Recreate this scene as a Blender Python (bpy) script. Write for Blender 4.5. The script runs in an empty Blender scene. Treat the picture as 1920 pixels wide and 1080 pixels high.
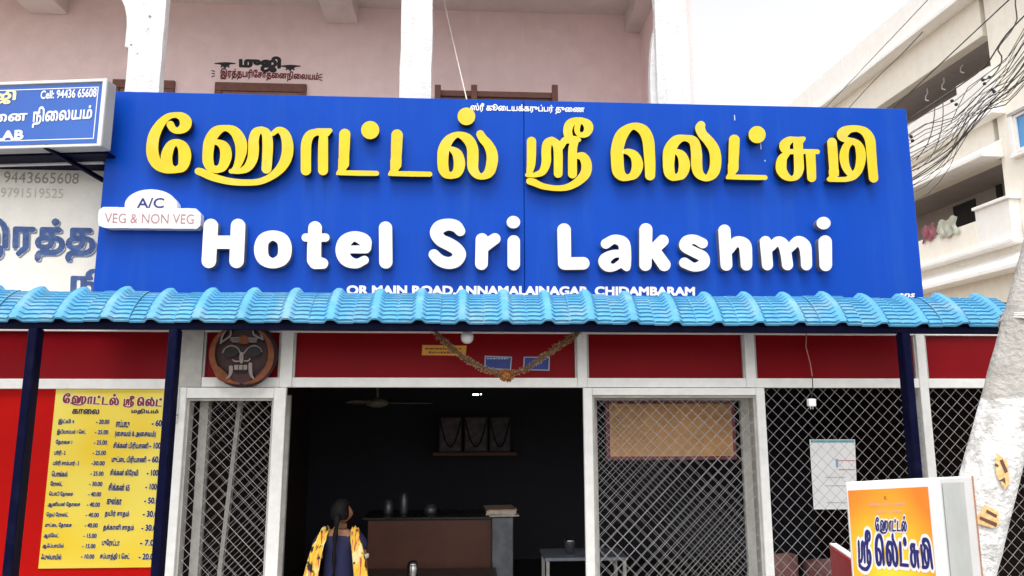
import bpy, bmesh, math, random
import numpy as np
from mathutils import Vector, Matrix
from mathutils.geometry import delaunay_2d_cdt

random.seed(7); rng = np.random.default_rng(7)
SC = bpy.context.scene
COL = SC.collection
rad = math.radians

# ------------------------------------------------------------------ camera
CAM = np.array([0.0, -5.71, 2.05]); FPX = 1400.0
PITCH, YAW, ROLL = rad(9.6), rad(-3.2), rad(-0.05)
def cam_axes():
    cy, sy, cp, sp = math.cos(YAW), math.sin(YAW), math.cos(PITCH), math.sin(PITCH)
    f = np.array([-sy*cp, cy*cp, sp]); r = np.array([cy, sy, 0.0]); u = np.cross(r, f)
    return (math.cos(ROLL)*r + math.sin(ROLL)*u, -math.sin(ROLL)*r + math.cos(ROLL)*u, f)
AX_R, AX_U, AX_F = cam_axes()
cd = bpy.data.cameras.new('camera'); cam = bpy.data.objects.new('camera', cd); COL.objects.link(cam)
cd.sensor_width = 36.0; cd.lens = 36.0*FPX/1920.0; cd.clip_start = 0.05; cd.clip_end = 3000
cam.matrix_world = Matrix(((AX_R[0], AX_U[0], -AX_F[0], CAM[0]), (AX_R[1], AX_U[1], -AX_F[1], CAM[1]),
                           (AX_R[2], AX_U[2], -AX_F[2], CAM[2]), (0, 0, 0, 1)))
SC.camera = cam

# ------------------------------------------------------------------ sky, sun, exposure (bright overcast day)
SUN_EL, SUN_AZ = rad(64), rad(192)          # azimuth clockwise from +Y: the sun stands behind the camera
w = bpy.data.worlds.new('World'); SC.world = w; w.use_nodes = True
nt = w.node_tree; bg = nt.nodes['Background']
sky = nt.nodes.new('ShaderNodeTexSky'); sky.sky_type = 'NISHITA'; sky.sun_disc = False
sky.sun_elevation = SUN_EL; sky.sun_rotation = SUN_AZ; sky.air_density = 1.0; sky.dust_density = 3.0; sky.ozone_density = 0.6
hs = nt.nodes.new('ShaderNodeHueSaturation'); hs.inputs['Saturation'].default_value = 0.03
nt.links.new(sky.outputs[0], hs.inputs['Color']); nt.links.new(hs.outputs[0], bg.inputs['Color'])
bg.inputs['Strength'].default_value = 0.15
sd = bpy.data.lights.new('sun', 'SUN'); sun = bpy.data.objects.new('sun', sd); COL.objects.link(sun)
sd.energy = 0.5; sd.angle = rad(24); sd.color = (1.0, 0.97, 0.92)
sdir = Vector((math.sin(SUN_AZ)*math.cos(SUN_EL), math.cos(SUN_AZ)*math.cos(SUN_EL), math.sin(SUN_EL)))
sun.rotation_euler = (-sdir).to_track_quat('-Z', 'Y').to_euler(); sun.location = (0, -20, 30)
vs = SC.view_settings; vs.view_transform = 'Standard'; vs.look = 'None'; vs.gamma = 1.0; vs.use_curve_mapping = False
vs.exposure = 1.16

# ------------------------------------------------------------------ geometry helpers
def ray(px, py):
    return AX_F + AX_R*(px-960)/FPX + AX_U*(540-py)/FPX
def P(px, py, Y):
    d = ray(px, py); return CAM + d*((Y-CAM[1])/d[1])
def PX(px, py, Y): return float(P(px, py, Y)[0])
def PZ(px, py, Y): return float(P(px, py, Y)[2])
def PP(px, py, pt, n):
    d = ray(px, py); return CAM + d*(np.dot(np.array(pt)-CAM, n)/np.dot(d, n))

def lin(h):
    h = h.lstrip('#'); o = []
    for i in (0, 2, 4):
        v = int(h[i:i+2], 16)/255
        o.append(v/12.92 if v <= .04045 else ((v+.055)/1.055)**2.4)
    return tuple(o)
MATS = {}
def mat(name, col, rough=.6, var=.12, scale=6.0, bump=0.0, bscale=40.0, metal=0.0, spec=.5, dirt=0.0, dirtcol=(.05,.045,.04), coat=0.0, dscale=1.3, streak=False, world=False):
    if name in MATS: return MATS[name]
    if isinstance(col, str): col = lin(col)
    m = bpy.data.materials.new(name); m.use_nodes = True; MATS[name] = m
    n, l = m.node_tree.nodes, m.node_tree.links; b = n['Principled BSDF']
    b.inputs['Roughness'].default_value = rough; b.inputs['Metallic'].default_value = metal
    b.inputs['Specular IOR Level'].default_value = spec; b.inputs['Coat Weight'].default_value = coat; b.inputs['Coat Roughness'].default_value = .15
    tc = n.new('ShaderNodeTexCoord')
    if world:
        gp = n.new('ShaderNodeNewGeometry')
        class _T: outputs = {'Object': gp.outputs['Position']}
        tc = _T
    ns = n.new('ShaderNodeTexNoise'); ns.inputs['Scale'].default_value = scale; ns.inputs['Detail'].default_value = 6; ns.inputs['Roughness'].default_value = .62
    l.new(tc.outputs['Object'], ns.inputs['Vector'])
    mr = n.new('ShaderNodeMapRange'); mr.inputs['From Min'].default_value = .3; mr.inputs['From Max'].default_value = .7
    mr.inputs['To Min'].default_value = 1-var; mr.inputs['To Max'].default_value = 1+var
    l.new(ns.outputs['Fac'], mr.inputs['Value'])
    mx = n.new('ShaderNodeVectorMath'); mx.operation = 'SCALE'; mx.inputs[0].default_value = col[:3]
    l.new(mr.outputs[0], mx.inputs['Scale']); out = mx.outputs[0]
    if dirt > 0:
        d = n.new('ShaderNodeTexNoise'); d.inputs['Scale'].default_value = dscale; d.inputs['Detail'].default_value = 9; d.inputs['Roughness'].default_value = .7
        if streak:
            mp = n.new('ShaderNodeMapping'); mp.inputs['Scale'].default_value = (4.0, 4.0, .35)
            l.new(tc.outputs['Object'], mp.inputs['Vector']); l.new(mp.outputs[0], d.inputs['Vector'])
        else: l.new(tc.outputs['Object'], d.inputs['Vector'])
        r = n.new('ShaderNodeValToRGB'); r.color_ramp.elements[0].position = .5; r.color_ramp.elements[1].position = .75
        l.new(d.outputs['Fac'], r.inputs['Fac'])
        sc = n.new('ShaderNodeMath'); sc.operation = 'MULTIPLY'; sc.inputs[1].default_value = dirt; l.new(r.outputs['Color'], sc.inputs[0])
        mix = n.new('ShaderNodeMix'); mix.data_type = 'RGBA'; mix.inputs['B'].default_value = (*dirtcol, 1)
        l.new(sc.outputs[0], mix.inputs['Factor']); l.new(out, mix.inputs['A']); out = mix.outputs['Result']
    l.new(out, b.inputs['Base Color'])
    rr = n.new('ShaderNodeMapRange'); rr.inputs['To Min'].default_value = max(.02, rough-.1); rr.inputs['To Max'].default_value = min(1, rough+.12)
    l.new(ns.outputs['Fac'], rr.inputs['Value']); l.new(rr.outputs[0], b.inputs['Roughness'])
    if bump > 0:
        bn = n.new('ShaderNodeTexNoise'); bn.inputs['Scale'].default_value = bscale; bn.inputs['Detail'].default_value = 8
        l.new(tc.outputs['Object'], bn.inputs['Vector'])
        bp = n.new('ShaderNodeBump'); bp.inputs['Strength'].default_value = min(1, bump*1.0); bp.inputs['Distance'].default_value = .02
        l.new(bn.outputs['Fac'], bp.inputs['Height']); l.new(bp.outputs[0], b.inputs['Normal'])
    return m
def emit(name, col, strength):
    m = bpy.data.materials.new(name); m.use_nodes = True; b = m.node_tree.nodes['Principled BSDF']
    b.inputs['Base Color'].default_value = (*col, 1); b.inputs['Emission Color'].default_value = (*col, 1); b.inputs['Emission Strength'].default_value = strength
    return m

class MB:
    def __init__(s): s.v = []; s.f = []; s.m = []
    def add(s, vs, fs, m=0):
        o = len(s.v); s.v += [tuple(map(float, p)) for p in vs]; s.f += [tuple(i+o for i in f) for f in fs]; s.m += [m]*len(fs); return s
    def hexa(s, c, m=0):     # c: 8 corners, bottom ring 0-3 ccw seen from above, top ring 4-7
        return s.add(c, [(3,2,1,0), (4,5,6,7), (0,1,5,4), (1,2,6,5), (2,3,7,6), (3,0,4,7)], m)
    def box(s, x0, x1, y0, y1, z0, z1, m=0):
        x0, x1 = min(x0,x1), max(x0,x1); y0, y1 = min(y0,y1), max(y0,y1); z0, z1 = min(z0,z1), max(z0,z1)
        return s.hexa([(x0,y0,z0),(x1,y0,z0),(x1,y1,z0),(x0,y1,z0),(x0,y0,z1),(x1,y0,z1),(x1,y1,z1),(x0,y1,z1)], m)
    def bar(s, a, b, w, h=None, up=(0,0,1), m=0):
        a, b = Vector(a), Vector(b); d = (b-a).normalized(); h = h or w
        x = d.cross(Vector(up))
        if x.length < 1e-4: x = d.cross(Vector((0,1,0)))
        x.normalize(); y = x.cross(d); x *= w/2; y *= h/2
        return s.add([a-x-y, a+x-y, a+x+y, a-x+y, b-x-y, b+x-y, b+x+y, b-x+y], [(0,1,2,3), (7,6,5,4), (1,0,4,5), (2,1,5,6), (3,2,6,7), (0,3,7,4)], m)
    def tube(s, pts, r, k=8, m=0, cap=True):
        pts = [Vector(p) for p in pts]; R = r if hasattr(r, '__len__') else [r]*len(pts)
        up = Vector((0,0,1)); vs = []; prev = None
        for i, p in enumerate(pts):
            d = (pts[min(i+1, len(pts)-1)]-pts[max(i-1, 0)]).normalized()
            if prev is None:
                x = d.cross(up)
                if x.length < .05: x = d.cross(Vector((0,1,0)))
            else: x = prev - d*prev.dot(d)
            x.normalize(); prev = x; y = d.cross(x)
            for j in range(k):
                a = 2*math.pi*j/k; vs.append(p + (x*math.cos(a)+y*math.sin(a))*R[i])
        fs = [(i*k+j, i*k+(j+1)%k, (i+1)*k+(j+1)%k, (i+1)*k+j) for i in range(len(pts)-1) for j in range(k)]
        if cap: fs += [tuple(range(k-1, -1, -1)), tuple((len(pts)-1)*k+j for j in range(k))]
        return s.add(vs, fs, m)
    def lathe(s, c, prof, k=20, axis='z', m=0):      # prof: list of (radius, height along axis)
        vs = []; 
        for r, h in prof:
            for j in range(k):
                a = 2*math.pi*j/k
                p = (r*math.cos(a), r*math.sin(a), h) if axis == 'z' else (r*math.cos(a), -h, r*math.sin(a))
                vs.append((c[0]+p[0], c[1]+p[1], c[2]+p[2]))
        fs = [(i*k+j, i*k+(j+1)%k, (i+1)*k+(j+1)%k, (i+1)*k+j) for i in range(len(prof)-1) for j in range(k)]
        fs += [tuple(range(k-1, -1, -1)), tuple((len(prof)-1)*k+j for j in range(k))]
        return s.add(vs, fs, m)
    def prism(s, loop, off, m=0):       # closed polygon of 3-D points pushed along off
        n = len(loop); a = [Vector(p) for p in loop]; b = [p+Vector(off) for p in a]
        fs = [tuple(range(n)), tuple(range(2*n-1, n-1, -1))] + [(i, i+n, (i+1)%n+n, (i+1)%n) for i in range(n)]
        return s.add(a+b, fs, m)
    def build(s, name, mats, parent=None, bevel=0.0, smooth=False, loc=None, seg=1):
        return mk(name, s.v, s.f, mats, parent, s.m, bevel, smooth, loc, seg)

def origin_of(p):
    o = np.zeros(3)
    while p is not None: o = o + np.array(p.location); p = p.parent
    return o
def mk(name, v, f, mats, parent=None, fm=None, bevel=0.0, smooth=False, loc=None, seg=1, fixn=True):
    me = bpy.data.meshes.new(name)
    org = origin_of(parent) if loc is None else np.array(loc) 
    me.from_pydata([tuple(np.array(p)-org) for p in v], [], f)
    if not isinstance(mats, (list, tuple)): mats = [mats]
    for m in mats: me.materials.append(m)
    if fm and len(mats) > 1: me.polygons.foreach_set('material_index', fm)
    if fixn or bevel > 0:
        bm = bmesh.new(); bm.from_mesh(me)
        if fixn: bmesh.ops.recalc_face_normals(bm, faces=bm.faces)
        if bevel > 0:
            es = [e for e in bm.edges if len(e.link_faces) == 2 and e.calc_face_angle(0) > .5]
            bmesh.ops.bevel(bm, geom=es, offset=bevel, segments=seg, affect='EDGES', profile=.6, clamp_overlap=True)
        bm.to_mesh(me); bm.free()
    if smooth: me.polygons.foreach_set('use_smooth', [True]*len(me.polygons))
    o = bpy.data.objects.new(name, me); COL.objects.link(o)
    if loc is not None: o.location = loc - (origin_of(parent) if parent is not None else np.zeros(3))
    if parent is not None: o.parent = parent
    return o
def tag(o, label=None, cat=None, group=None, kind=None):
    if label: o['label'] = label
    if cat: o['category'] = cat
    if group: o['group'] = group
    if kind: o['kind'] = kind
    return o
def thing(name, label, cat, loc=(0,0,0), group=None):
    o = bpy.data.objects.new(name, None); COL.objects.link(o); o.location = loc; o.empty_display_size = .1
    return tag(o, label, cat, group)

# ------------------------------------------------------------------ lettering: strokes and type -> clean outlines
def catmull(pts, step):
    pts = [np.array(p, float) for p in pts]; out = []
    closed = np.allclose(pts[0][:2], pts[-1][:2])
    for i in range(len(pts)-1):
        p1, p2 = pts[i], pts[i+1]
        p0 = pts[i-1] if i else (pts[-2] if closed else 2*p1-p2)
        p3 = pts[i+2] if i+2 < len(pts) else (pts[1] if closed else 2*p2-p1)
        n = max(2, int(np.hypot(*(p2-p1)[:2])/step))
        for t in np.arange(n)/n:
            out.append(.5*((2*p1)+(-p0+p2)*t+(2*p0-5*p1+4*p2-p3)*t*t+(-p0+3*p1-3*p2+p3)*t**3))
    out.append(pts[-1]); return np.array(out)
def fill_winding(polys, x0, y0, nx, ny, s):
    g = np.zeros((ny, nx+1), np.int32)
    for p in polys:
        q = np.roll(p, -1, axis=0)
        for (ax, ay), (bx, by) in zip(p, q):
            if ay == by: continue
            d = 1
            if ay > by: ax, ay, bx, by, d = bx, by, ax, ay, -1
            r0 = max(0, int(math.ceil((ay-y0)*s-.5))); r1 = min(ny-1, int(math.ceil((by-y0)*s-.5))-1)
            if r1 < r0: continue
            rows = np.arange(r0, r1+1); yy = (rows+.5)/s+y0
            xx = ax+(bx-ax)*(yy-ay)/(by-ay); c = np.clip(np.ceil((xx-x0)*s-.5).astype(int), 0, nx)
            np.add.at(g, (rows, c), d)
    return np.cumsum(g, axis=1)[:, :nx] != 0
def dilate(m, r):
    R = int(math.ceil(r)); o = np.zeros_like(m); H, W = m.shape
    for dy in range(-R, R+1):
        dx = r*r-dy*dy
        if dx < 0: continue
        dx = int(math.sqrt(dx))
        for k in range(-dx, dx+1):
            o[max(0,dy):H+min(0,dy), max(0,k):W+min(0,k)] |= m[max(0,-dy):H+min(0,-dy), max(0,-k):W+min(0,-k)]
    return o
def blur(a):
    for ax in (0, 1):
        a = (np.roll(a, 1, ax)+2*a+np.roll(a, -1, ax))/4
    return a
def contour(a, x0, y0, s, tol):
    """iso loops of a at 0.5 (marching squares)"""
    H, W = a.shape; I = a > .5
    code = I[:-1,:-1]*1 + I[:-1,1:]*2 + I[1:,1:]*4 + I[1:,:-1]*8
    ys, xs = np.nonzero((code > 0) & (code < 15)); nxt = {}; pos = {}
    def pt(e, x, y):
        if e == 0: k = ('h', x, y); p = (x+(.5-a[y,x])/(a[y,x+1]-a[y,x]), y)
        elif e == 2: k = ('h', x, y+1); p = (x+(.5-a[y+1,x])/(a[y+1,x+1]-a[y+1,x]), y+1)
        elif e == 3: k = ('v', x, y); p = (x, y+(.5-a[y,x])/(a[y+1,x]-a[y,x]))
        else: k = ('v', x+1, y); p = (x+1, y+(.5-a[y,x+1])/(a[y+1,x+1]-a[y,x+1]))
        pos[k] = p; return k
    T = {1:[(3,0)], 2:[(0,1)], 3:[(3,1)], 4:[(1,2)], 5:[(3,0),(1,2)], 6:[(0,2)], 7:[(3,2)], 8:[(2,3)], 9:[(2,0)], 10:[(0,1),(2,3)], 11:[(2,1)], 12:[(1,3)], 13:[(1,0)], 14:[(0,3)]}
    for y, x in zip(ys.tolist(), xs.tolist()):
        for e0, e1 in T[int(code[y,x])]: nxt[pt(e0,x,y)] = pt(e1,x,y)
    loops = []
    while nxt:
        k0, k = nxt.popitem(); L = [pos[k0]]
        while k != k0 and k in nxt: L.append(pos[k]); k = nxt.pop(k)
        L = np.array(L)
        if len(L) < 6: continue
        L = rdp_closed(L, tol)
        if len(L) > 2: loops.append((L+.5)/s+np.array([x0, y0]))
    return loops
def rdp(p, tol):
    if len(p) < 3: return p
    a, b = p[0], p[-1]; d = b-a; n = np.hypot(*d)
    dist = np.abs(d[0]*(p[:,1]-a[1])-d[1]*(p[:,0]-a[0]))/n if n > 1e-9 else np.hypot(*(p-a).T)
    i = int(dist.argmax())
    if dist[i] <= tol: return np.array([a, b])
    return np.vstack([rdp(p[:i+1], tol)[:-1], rdp(p[i:], tol)])
def rdp_closed(L, tol):
    j = int(np.hypot(*(L-L[0]).T).argmax())
    return np.vstack([rdp(L[:j+1], tol)[:-1], rdp(np.vstack([L[j:], L[:1]]), tol)[:-1]])
class Shape:
    """union of strokes / polygons in any 2-D unit, y downwards"""
    def __init__(s): s.strokes = []; s.polys = []
    def st(s, *p): s.strokes.append(p); return s
    def po(s, *p): s.polys.append(np.array(p, float)); return s
    def dot(s, x, y, rx, ry=None):
        t = np.linspace(0, 2*math.pi, 40, endpoint=False); s.polys.append(np.stack([x+rx*np.cos(t), y+(ry or rx)*np.sin(t)], 1)); return s
    def loops(s, res, grow=0.0, tol=.22):
        pts = [catmull(k, .6/res) for k in s.strokes]
        al = [np.stack([p[:,0]-p[:,2]/2, p[:,1]-p[:,2]/2], 1) for p in pts]+[np.stack([p[:,0]+p[:,2]/2, p[:,1]+p[:,2]/2], 1) for p in pts]+s.polys
        A = np.vstack(al); pad = 4/res+grow; x0, y0 = A.min(0)-pad; x1, y1 = A.max(0)+pad
        nx, ny = int((x1-x0)*res)+1, int((y1-y0)*res)+1
        sd = np.full((ny, nx), 9.0)
        for p in pts:
            for x, y, w_ in p:
                r = w_/2+grow; R = r+2/res
                i0, i1 = max(0, int((x-R-x0)*res)), min(nx, int((x+R-x0)*res)+2); j0, j1 = max(0, int((y-R-y0)*res)), min(ny, int((y+R-y0)*res)+2)
                gx = (np.arange(i0, i1)+.5)/res+x0-x; gy = (np.arange(j0, j1)+.5)/res+y0-y
                d = (np.sqrt(gx[None]**2+gy[:,None]**2)-r)*res
                v = sd[j0:j1, i0:i1]; np.minimum(v, d, out=v)
        cov = np.clip(.5-sd, 0, 1)
        for q in s.polys:
            m = fill_winding([q], x0, y0, nx, ny, res)
            if grow > 0: m = dilate(m, grow*res)
            cov = np.maximum(cov, m.astype(float))
        return contour(blur(blur(cov)), x0, y0, res, tol)
def type_outline(body):
    c = bpy.data.curves.new('type', 'FONT'); c.body = body; c.size = 1.0; c.resolution_u = 4
    o = bpy.data.objects.new('type', c); COL.objects.link(o); bpy.context.view_layer.update()
    cu = o.to_curve(bpy.context.evaluated_depsgraph_get()); polys = []
    for sp in cu.splines:
        b = sp.bezier_points; L = []
        if len(b) < 2:
            if len(sp.points) > 2: polys.append(np.array([(p.co.x, -p.co.y) for p in sp.points]))
            continue
        for i in range(len(b)):
            p, q = b[i], b[(i+1) % len(b)]
            for t in (0, .25, .5, .75):
                u = 1-t; k = p.co*u**3+p.handle_right*3*u*u*t+q.handle_left*3*u*t*t+q.co*t**3; L.append((k.x, -k.y))
        polys.append(np.array(L))
    o.to_curve_clear(); bpy.data.objects.remove(o); bpy.data.curves.remove(c); return polys
def type_loops(polys, bold=0.0, res=70, tol=.3):
    A = np.vstack(polys); pad = bold+4/res; x0, y0 = A.min(0)-pad; x1, y1 = A.max(0)+pad
    nx, ny = int((x1-x0)*res)+1, int((y1-y0)*res)+1
    m = fill_winding(polys, x0, y0, nx, ny, res)
    if bold > 0: m = dilate(m, bold*res)
    return contour(blur(m.astype(float)), x0, y0, res, tol)
def even_odd(c, loops):
    r = np.zeros(len(c), bool)
    for L in loops:
        q = np.roll(L, -1, 0)
        for (x, y), (x2, y2) in zip(L, q):
            if y == y2: continue
            k = (y > c[:,1]) != (y2 > c[:,1]); r ^= k & (c[:,0] < (x2-x)*(c[:,1]-y)/(y2-y)+x)
    return r
def tess(loops):
    """triangles filling the loops (holes left open); may add crossing points: returns points, source index, triangles"""
    flat = [Vector((float(x), float(y))) for L in loops for x, y in L]; ed = []; o = 0
    for L in loops: ed += [(o+i, o+(i+1) % len(L)) for i in range(len(L))]; o += len(L)
    vc, _, fc, ov, _, _ = delaunay_2d_cdt(flat, ed, [], 1, 1e-7)
    pts = np.array([(v.x, v.y) for v in vc]); T = np.array([t for t in fc if len(t) == 3])
    ok = even_odd(pts[T].mean(1), loops)
    return pts, [k[0] if len(k) else -1 for k in ov], [tuple(t) for t in T[ok].tolist()]
def plate(name, loops, fn, mats, parent, depth=0.0, rim=0.0, lift=0.0):
    """loops (2-D) laid on a surface by fn(x, y, height) -> 3-D; depth>0 gives standing letters with rim and sides"""
    flat = np.vstack(loops); n = len(flat); v = []; f = []; fm = []
    if depth <= 0:
        pts, _, f = tess(loops); v = [fn(x, y, lift) for x, y in pts]; fm = [0]*len(f)
        return mk(name, v, f, mats, parent, fm, fixn=False) if orient(v, f) else None
    ins = []
    for L in loops:
        t = np.roll(L, -1, 0)-np.roll(L, 1, 0); t /= np.maximum(np.hypot(*t.T), 1e-9)[:, None]
        ins.append(L+np.stack([-t[:,1], t[:,0]], 1)*rim)
    pts, src, tr = tess(ins); ins = np.vstack(ins); extra = []
    v = [fn(x, y, lift+depth) for x, y in ins] + [fn(x, y, lift+depth*.9) for x, y in flat] + [fn(x, y, lift) for x, y in flat]
    ix = {}
    for i, k in enumerate(src):
        if k < 0: k = 3*n+len(extra); extra.append(fn(pts[i][0], pts[i][1], lift+depth))
        ix[i] = k
    v += extra; f = [tuple(ix[k] for k in t) for t in tr]; fm = [0]*len(f); o = 0
    for L in loops:
        k = len(L)
        for i in range(k):
            a, b = o+i, o+(i+1) % k
            f.append((a, b, b+n, a+n)); fm.append(1); f.append((a+n, b+n, b+2*n, a+2*n)); fm.append(2)
        o += k
    return mk(name, v, f, mats, parent, fm)
def orient(v, f):
    # flat lettering must face the camera side (outward); flip in place when it does not
    for i, t in enumerate(f):
        a, b, c = (np.array(v[k]) for k in t); nn = np.cross(b-a, c-a)
        if np.dot(nn, CAM-a) < 0: f[i] = (t[0], t[2], t[1])
    return True
def fit_quad(loops, quad, pt, n):
    """map the ink box of loops to four pixel corners TL TR BR BL, set on the plane (pt, n); n points to the viewer"""
    A = np.vstack(loops); (ax, ay), (bx, by) = A.min(0), A.max(0)
    c = [PP(x, y, pt, n) for x, y in quad]; n = np.array(n, float)
    def fn(x, y, h):
        s, t = (x-ax)/(bx-ax), (y-ay)/(by-ay)
        return tuple((c[0]*(1-s)+c[1]*s)*(1-t)+(c[3]*(1-s)+c[2]*s)*t+n*h)
    return fn
NF = np.array([0, -1.0, 0])
def rect(x0, y0, x1, y1, sh=0.0): return [(x0+sh, y0), (x1+sh, y0), (x1, y1), (x0, y1)]
TYPE = {}
def write(name, body, quad, pt, n, m, parent, bold=0.03, lift=.002, halo=None, halow=.06, res=70):
    if body not in TYPE: TYPE[body] = type_outline(body)
    pl = TYPE[body]; L = type_loops(pl, bold, res); fn = fit_quad(L, quad, pt, n)
    if halo:
        plate(name+'_outline', type_loops(pl, bold+halow, res), fn, halo, parent, lift=lift-.0012)
    return plate(name, L, fn, m, parent, lift=lift)

# ------------------------------------------------------------------ materials
M_blue = mat('sign_blue', (0.004, 0.062, 0.44), .30, var=.07, scale=1.5, bump=.05, bscale=2.2, spec=.10, dirt=.45, dirtcol=(.022,.105,.44), dscale=1.6, streak=True)
M_yel = mat('letter_yellow', (0.74, 0.55, 0.018), .45, var=.08, scale=5, spec=.3, dirt=.6, dirtcol=(.74,.60,.17), dscale=4)
M_yrim = mat('letter_rim', (0.84, 0.79, 0.50), .4, var=.05)
M_dark = mat('letter_return_dark', (0.025, 0.02, 0.022), .55, var=.2)
M_white = mat('letter_white', (0.76, 0.76, 0.77), .45, var=.03, spec=.3)
M_wside = mat('letter_return_white', (0.16, 0.16, 0.19), .5, var=.05)
M_wpaint = mat('white_print', (0.85, 0.85, 0.85), .5, var=.04)
M_navy = mat('navy_print', (0.012, 0.012, 0.16), .5, var=.1)
M_mauve = mat('faded_red_print', (0.42, 0.20, 0.22), .6, var=.15, scale=30)
M_cream = mat('cream_wall', (0.94, 0.905, 0.83), .85, var=.05, bump=.25, bscale=60, dirt=.22, dirtcol=(.66,.60,.50), dscale=2.0, streak=True)
M_pink = mat('pinkish_wall', (0.93, 0.745, 0.74), .85, var=.05, bump=.2, bscale=50, dirt=.18, dirtcol=(.68,.53,.52), dscale=1.5, streak=True)
M_ceil = mat('ceiling_plaster', (0.74, 0.66, 0.64), .9, var=.06, bump=.2, dirt=.3, dirtcol=(.36,.31,.29), dscale=1.2)
M_lime = mat('whitewash', (0.74, 0.74, 0.735), .92, var=.07, scale=14, bump=.3, bscale=45, spec=.2, dirt=.45, dirtcol=(.52,.52,.51), dscale=5.5, streak=True)
M_red = mat('red_panel', (0.46, 0.006, 0.005), .4, var=.08, scale=2.0, spec=.06, dirt=.12, dirtcol=(.25,.006,.008))
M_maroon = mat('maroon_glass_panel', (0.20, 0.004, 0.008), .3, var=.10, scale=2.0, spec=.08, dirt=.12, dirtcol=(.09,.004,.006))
M_alu = mat('aluminium', (0.78, 0.78, 0.76), .45, var=.07, scale=12, metal=.0, dirt=.3, dirtcol=(.55,.53,.48), dscale=4)
M_aludark = mat('aluminium_worn', (0.45, 0.44, 0.41), .5, var=.15, scale=12, dirt=.4, dirtcol=(.2,.19,.17), dscale=5)
M_wire = mat('galvanised_wire', (0.42, 0.42, 0.42), .6, var=.2, metal=.1, spec=.3)
M_navyp = mat('navy_paint', (0.002, 0.003, 0.022), .5, var=.2, scale=14, spec=.06, dirt=.35, dirtcol=(.022,.022,.05), dscale=9)
M_tile = mat('awning_blue', (0.10, 0.335, 0.54), .55, var=.14, scale=6, spec=.12, dirt=.75, dirtcol=(.33,.44,.50), dscale=4.5, world=True)
M_brown = mat('brown_frame', (0.17, 0.07, 0.05), .6, var=.2, scale=20)
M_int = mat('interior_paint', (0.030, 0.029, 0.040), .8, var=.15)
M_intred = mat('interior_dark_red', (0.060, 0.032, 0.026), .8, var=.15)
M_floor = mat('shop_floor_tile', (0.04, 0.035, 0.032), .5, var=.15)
M_road = mat('asphalt', (0.13, 0.122, 0.11), .9, var=.25, scale=8, bump=.5, bscale=120)
M_pave = mat('concrete_pavement', (0.27, 0.25, 0.22), .9, var=.2, scale=4, bump=.4, dirt=.4, dirtcol=(.15,.13,.11))
M_ground = mat('earth', (0.20, 0.16, 0.12), .95, var=.25, scale=.5)
M_black = mat('black_rubber', (0.012, 0.012, 0.013), .5, var=.2)
M_steel = mat('steel', (0.6, 0.6, 0.6), .25, var=.05, metal=1.0)

# ------------------------------------------------------------------ ground
g = MB().box(-900, 900, -900, 900, -.5, -.03); tag(g.build('ground', M_ground), kind='structure')
g = MB().box(-300, 300, -13, -3.4, -.4, -.018); tag(g.build('road', M_road), kind='structure')
g = MB().box(-60, 5.3, -3.4, .0, -.3, .0).box(-60, 5.3, -3.52, -3.4, -.3, .03)
tag(g.build('pavement', M_pave), kind='structure')

# ------------------------------------------------------------------ the hotel building
H = thing('hotel_building', 'two storey hotel building with pink verandah above and red panelled shop front below', 'building', (0, 3, 0))
FLOOR_Y1 = 5.4
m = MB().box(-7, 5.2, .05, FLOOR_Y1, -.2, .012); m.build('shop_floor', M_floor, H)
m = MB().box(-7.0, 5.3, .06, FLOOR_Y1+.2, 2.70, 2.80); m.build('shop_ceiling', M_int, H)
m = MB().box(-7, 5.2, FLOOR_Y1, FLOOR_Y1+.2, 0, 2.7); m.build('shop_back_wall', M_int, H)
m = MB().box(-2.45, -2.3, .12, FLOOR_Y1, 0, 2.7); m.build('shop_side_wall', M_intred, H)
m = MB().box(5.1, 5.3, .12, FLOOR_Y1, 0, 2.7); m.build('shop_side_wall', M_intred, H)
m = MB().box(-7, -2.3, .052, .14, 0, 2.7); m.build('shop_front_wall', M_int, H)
m = MB().box(-7, 5.3, .0, .055, 2.705, 2.80); m.build('lintel_band', M_aludark, H)
PW_TOP = PZ(100, 303, 0)
m = MB().box(-7, 1.80, .0, .16, 2.803, PW_TOP); m.build('parapet_wall', M_cream, H, bevel=.008)
m = MB().box(-7, 1.80, .17, 1.7, 2.81, 2.92); m.build('verandah_floor', mat('pale_floor_tile', (.62,.59,.55), .5, var=.1), H)
BY = 1.7
CEIL = PZ(900, 21, BY)
m = MB().box(-7, 1.87, BY, BY+.2, 2.80, CEIL+.2); bw = m.build('verandah_back_wall', M_pink, H)
m = MB().box(1.803, 1.87, .12, BY, 2.80, CEIL); m.build('verandah_end_wall', M_pink, H)
m = MB().box(-7.2, 2.0, -.15, BY+.4, CEIL, CEIL+.16); m.build('verandah_ceiling', M_ceil, H)
for x0, x1, yb in ((57, 128, 27), (612, 672, 45), (1171, 1212, 62)):
    m = MB().box(PX(x0, yb, BY), PX(x1, yb, BY), .10, BY-.003, PZ((x0+x1)/2, yb, BY), CEIL-.002)
    m.build('ceiling_beam', M_ceil, H, bevel=.006)
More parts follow.
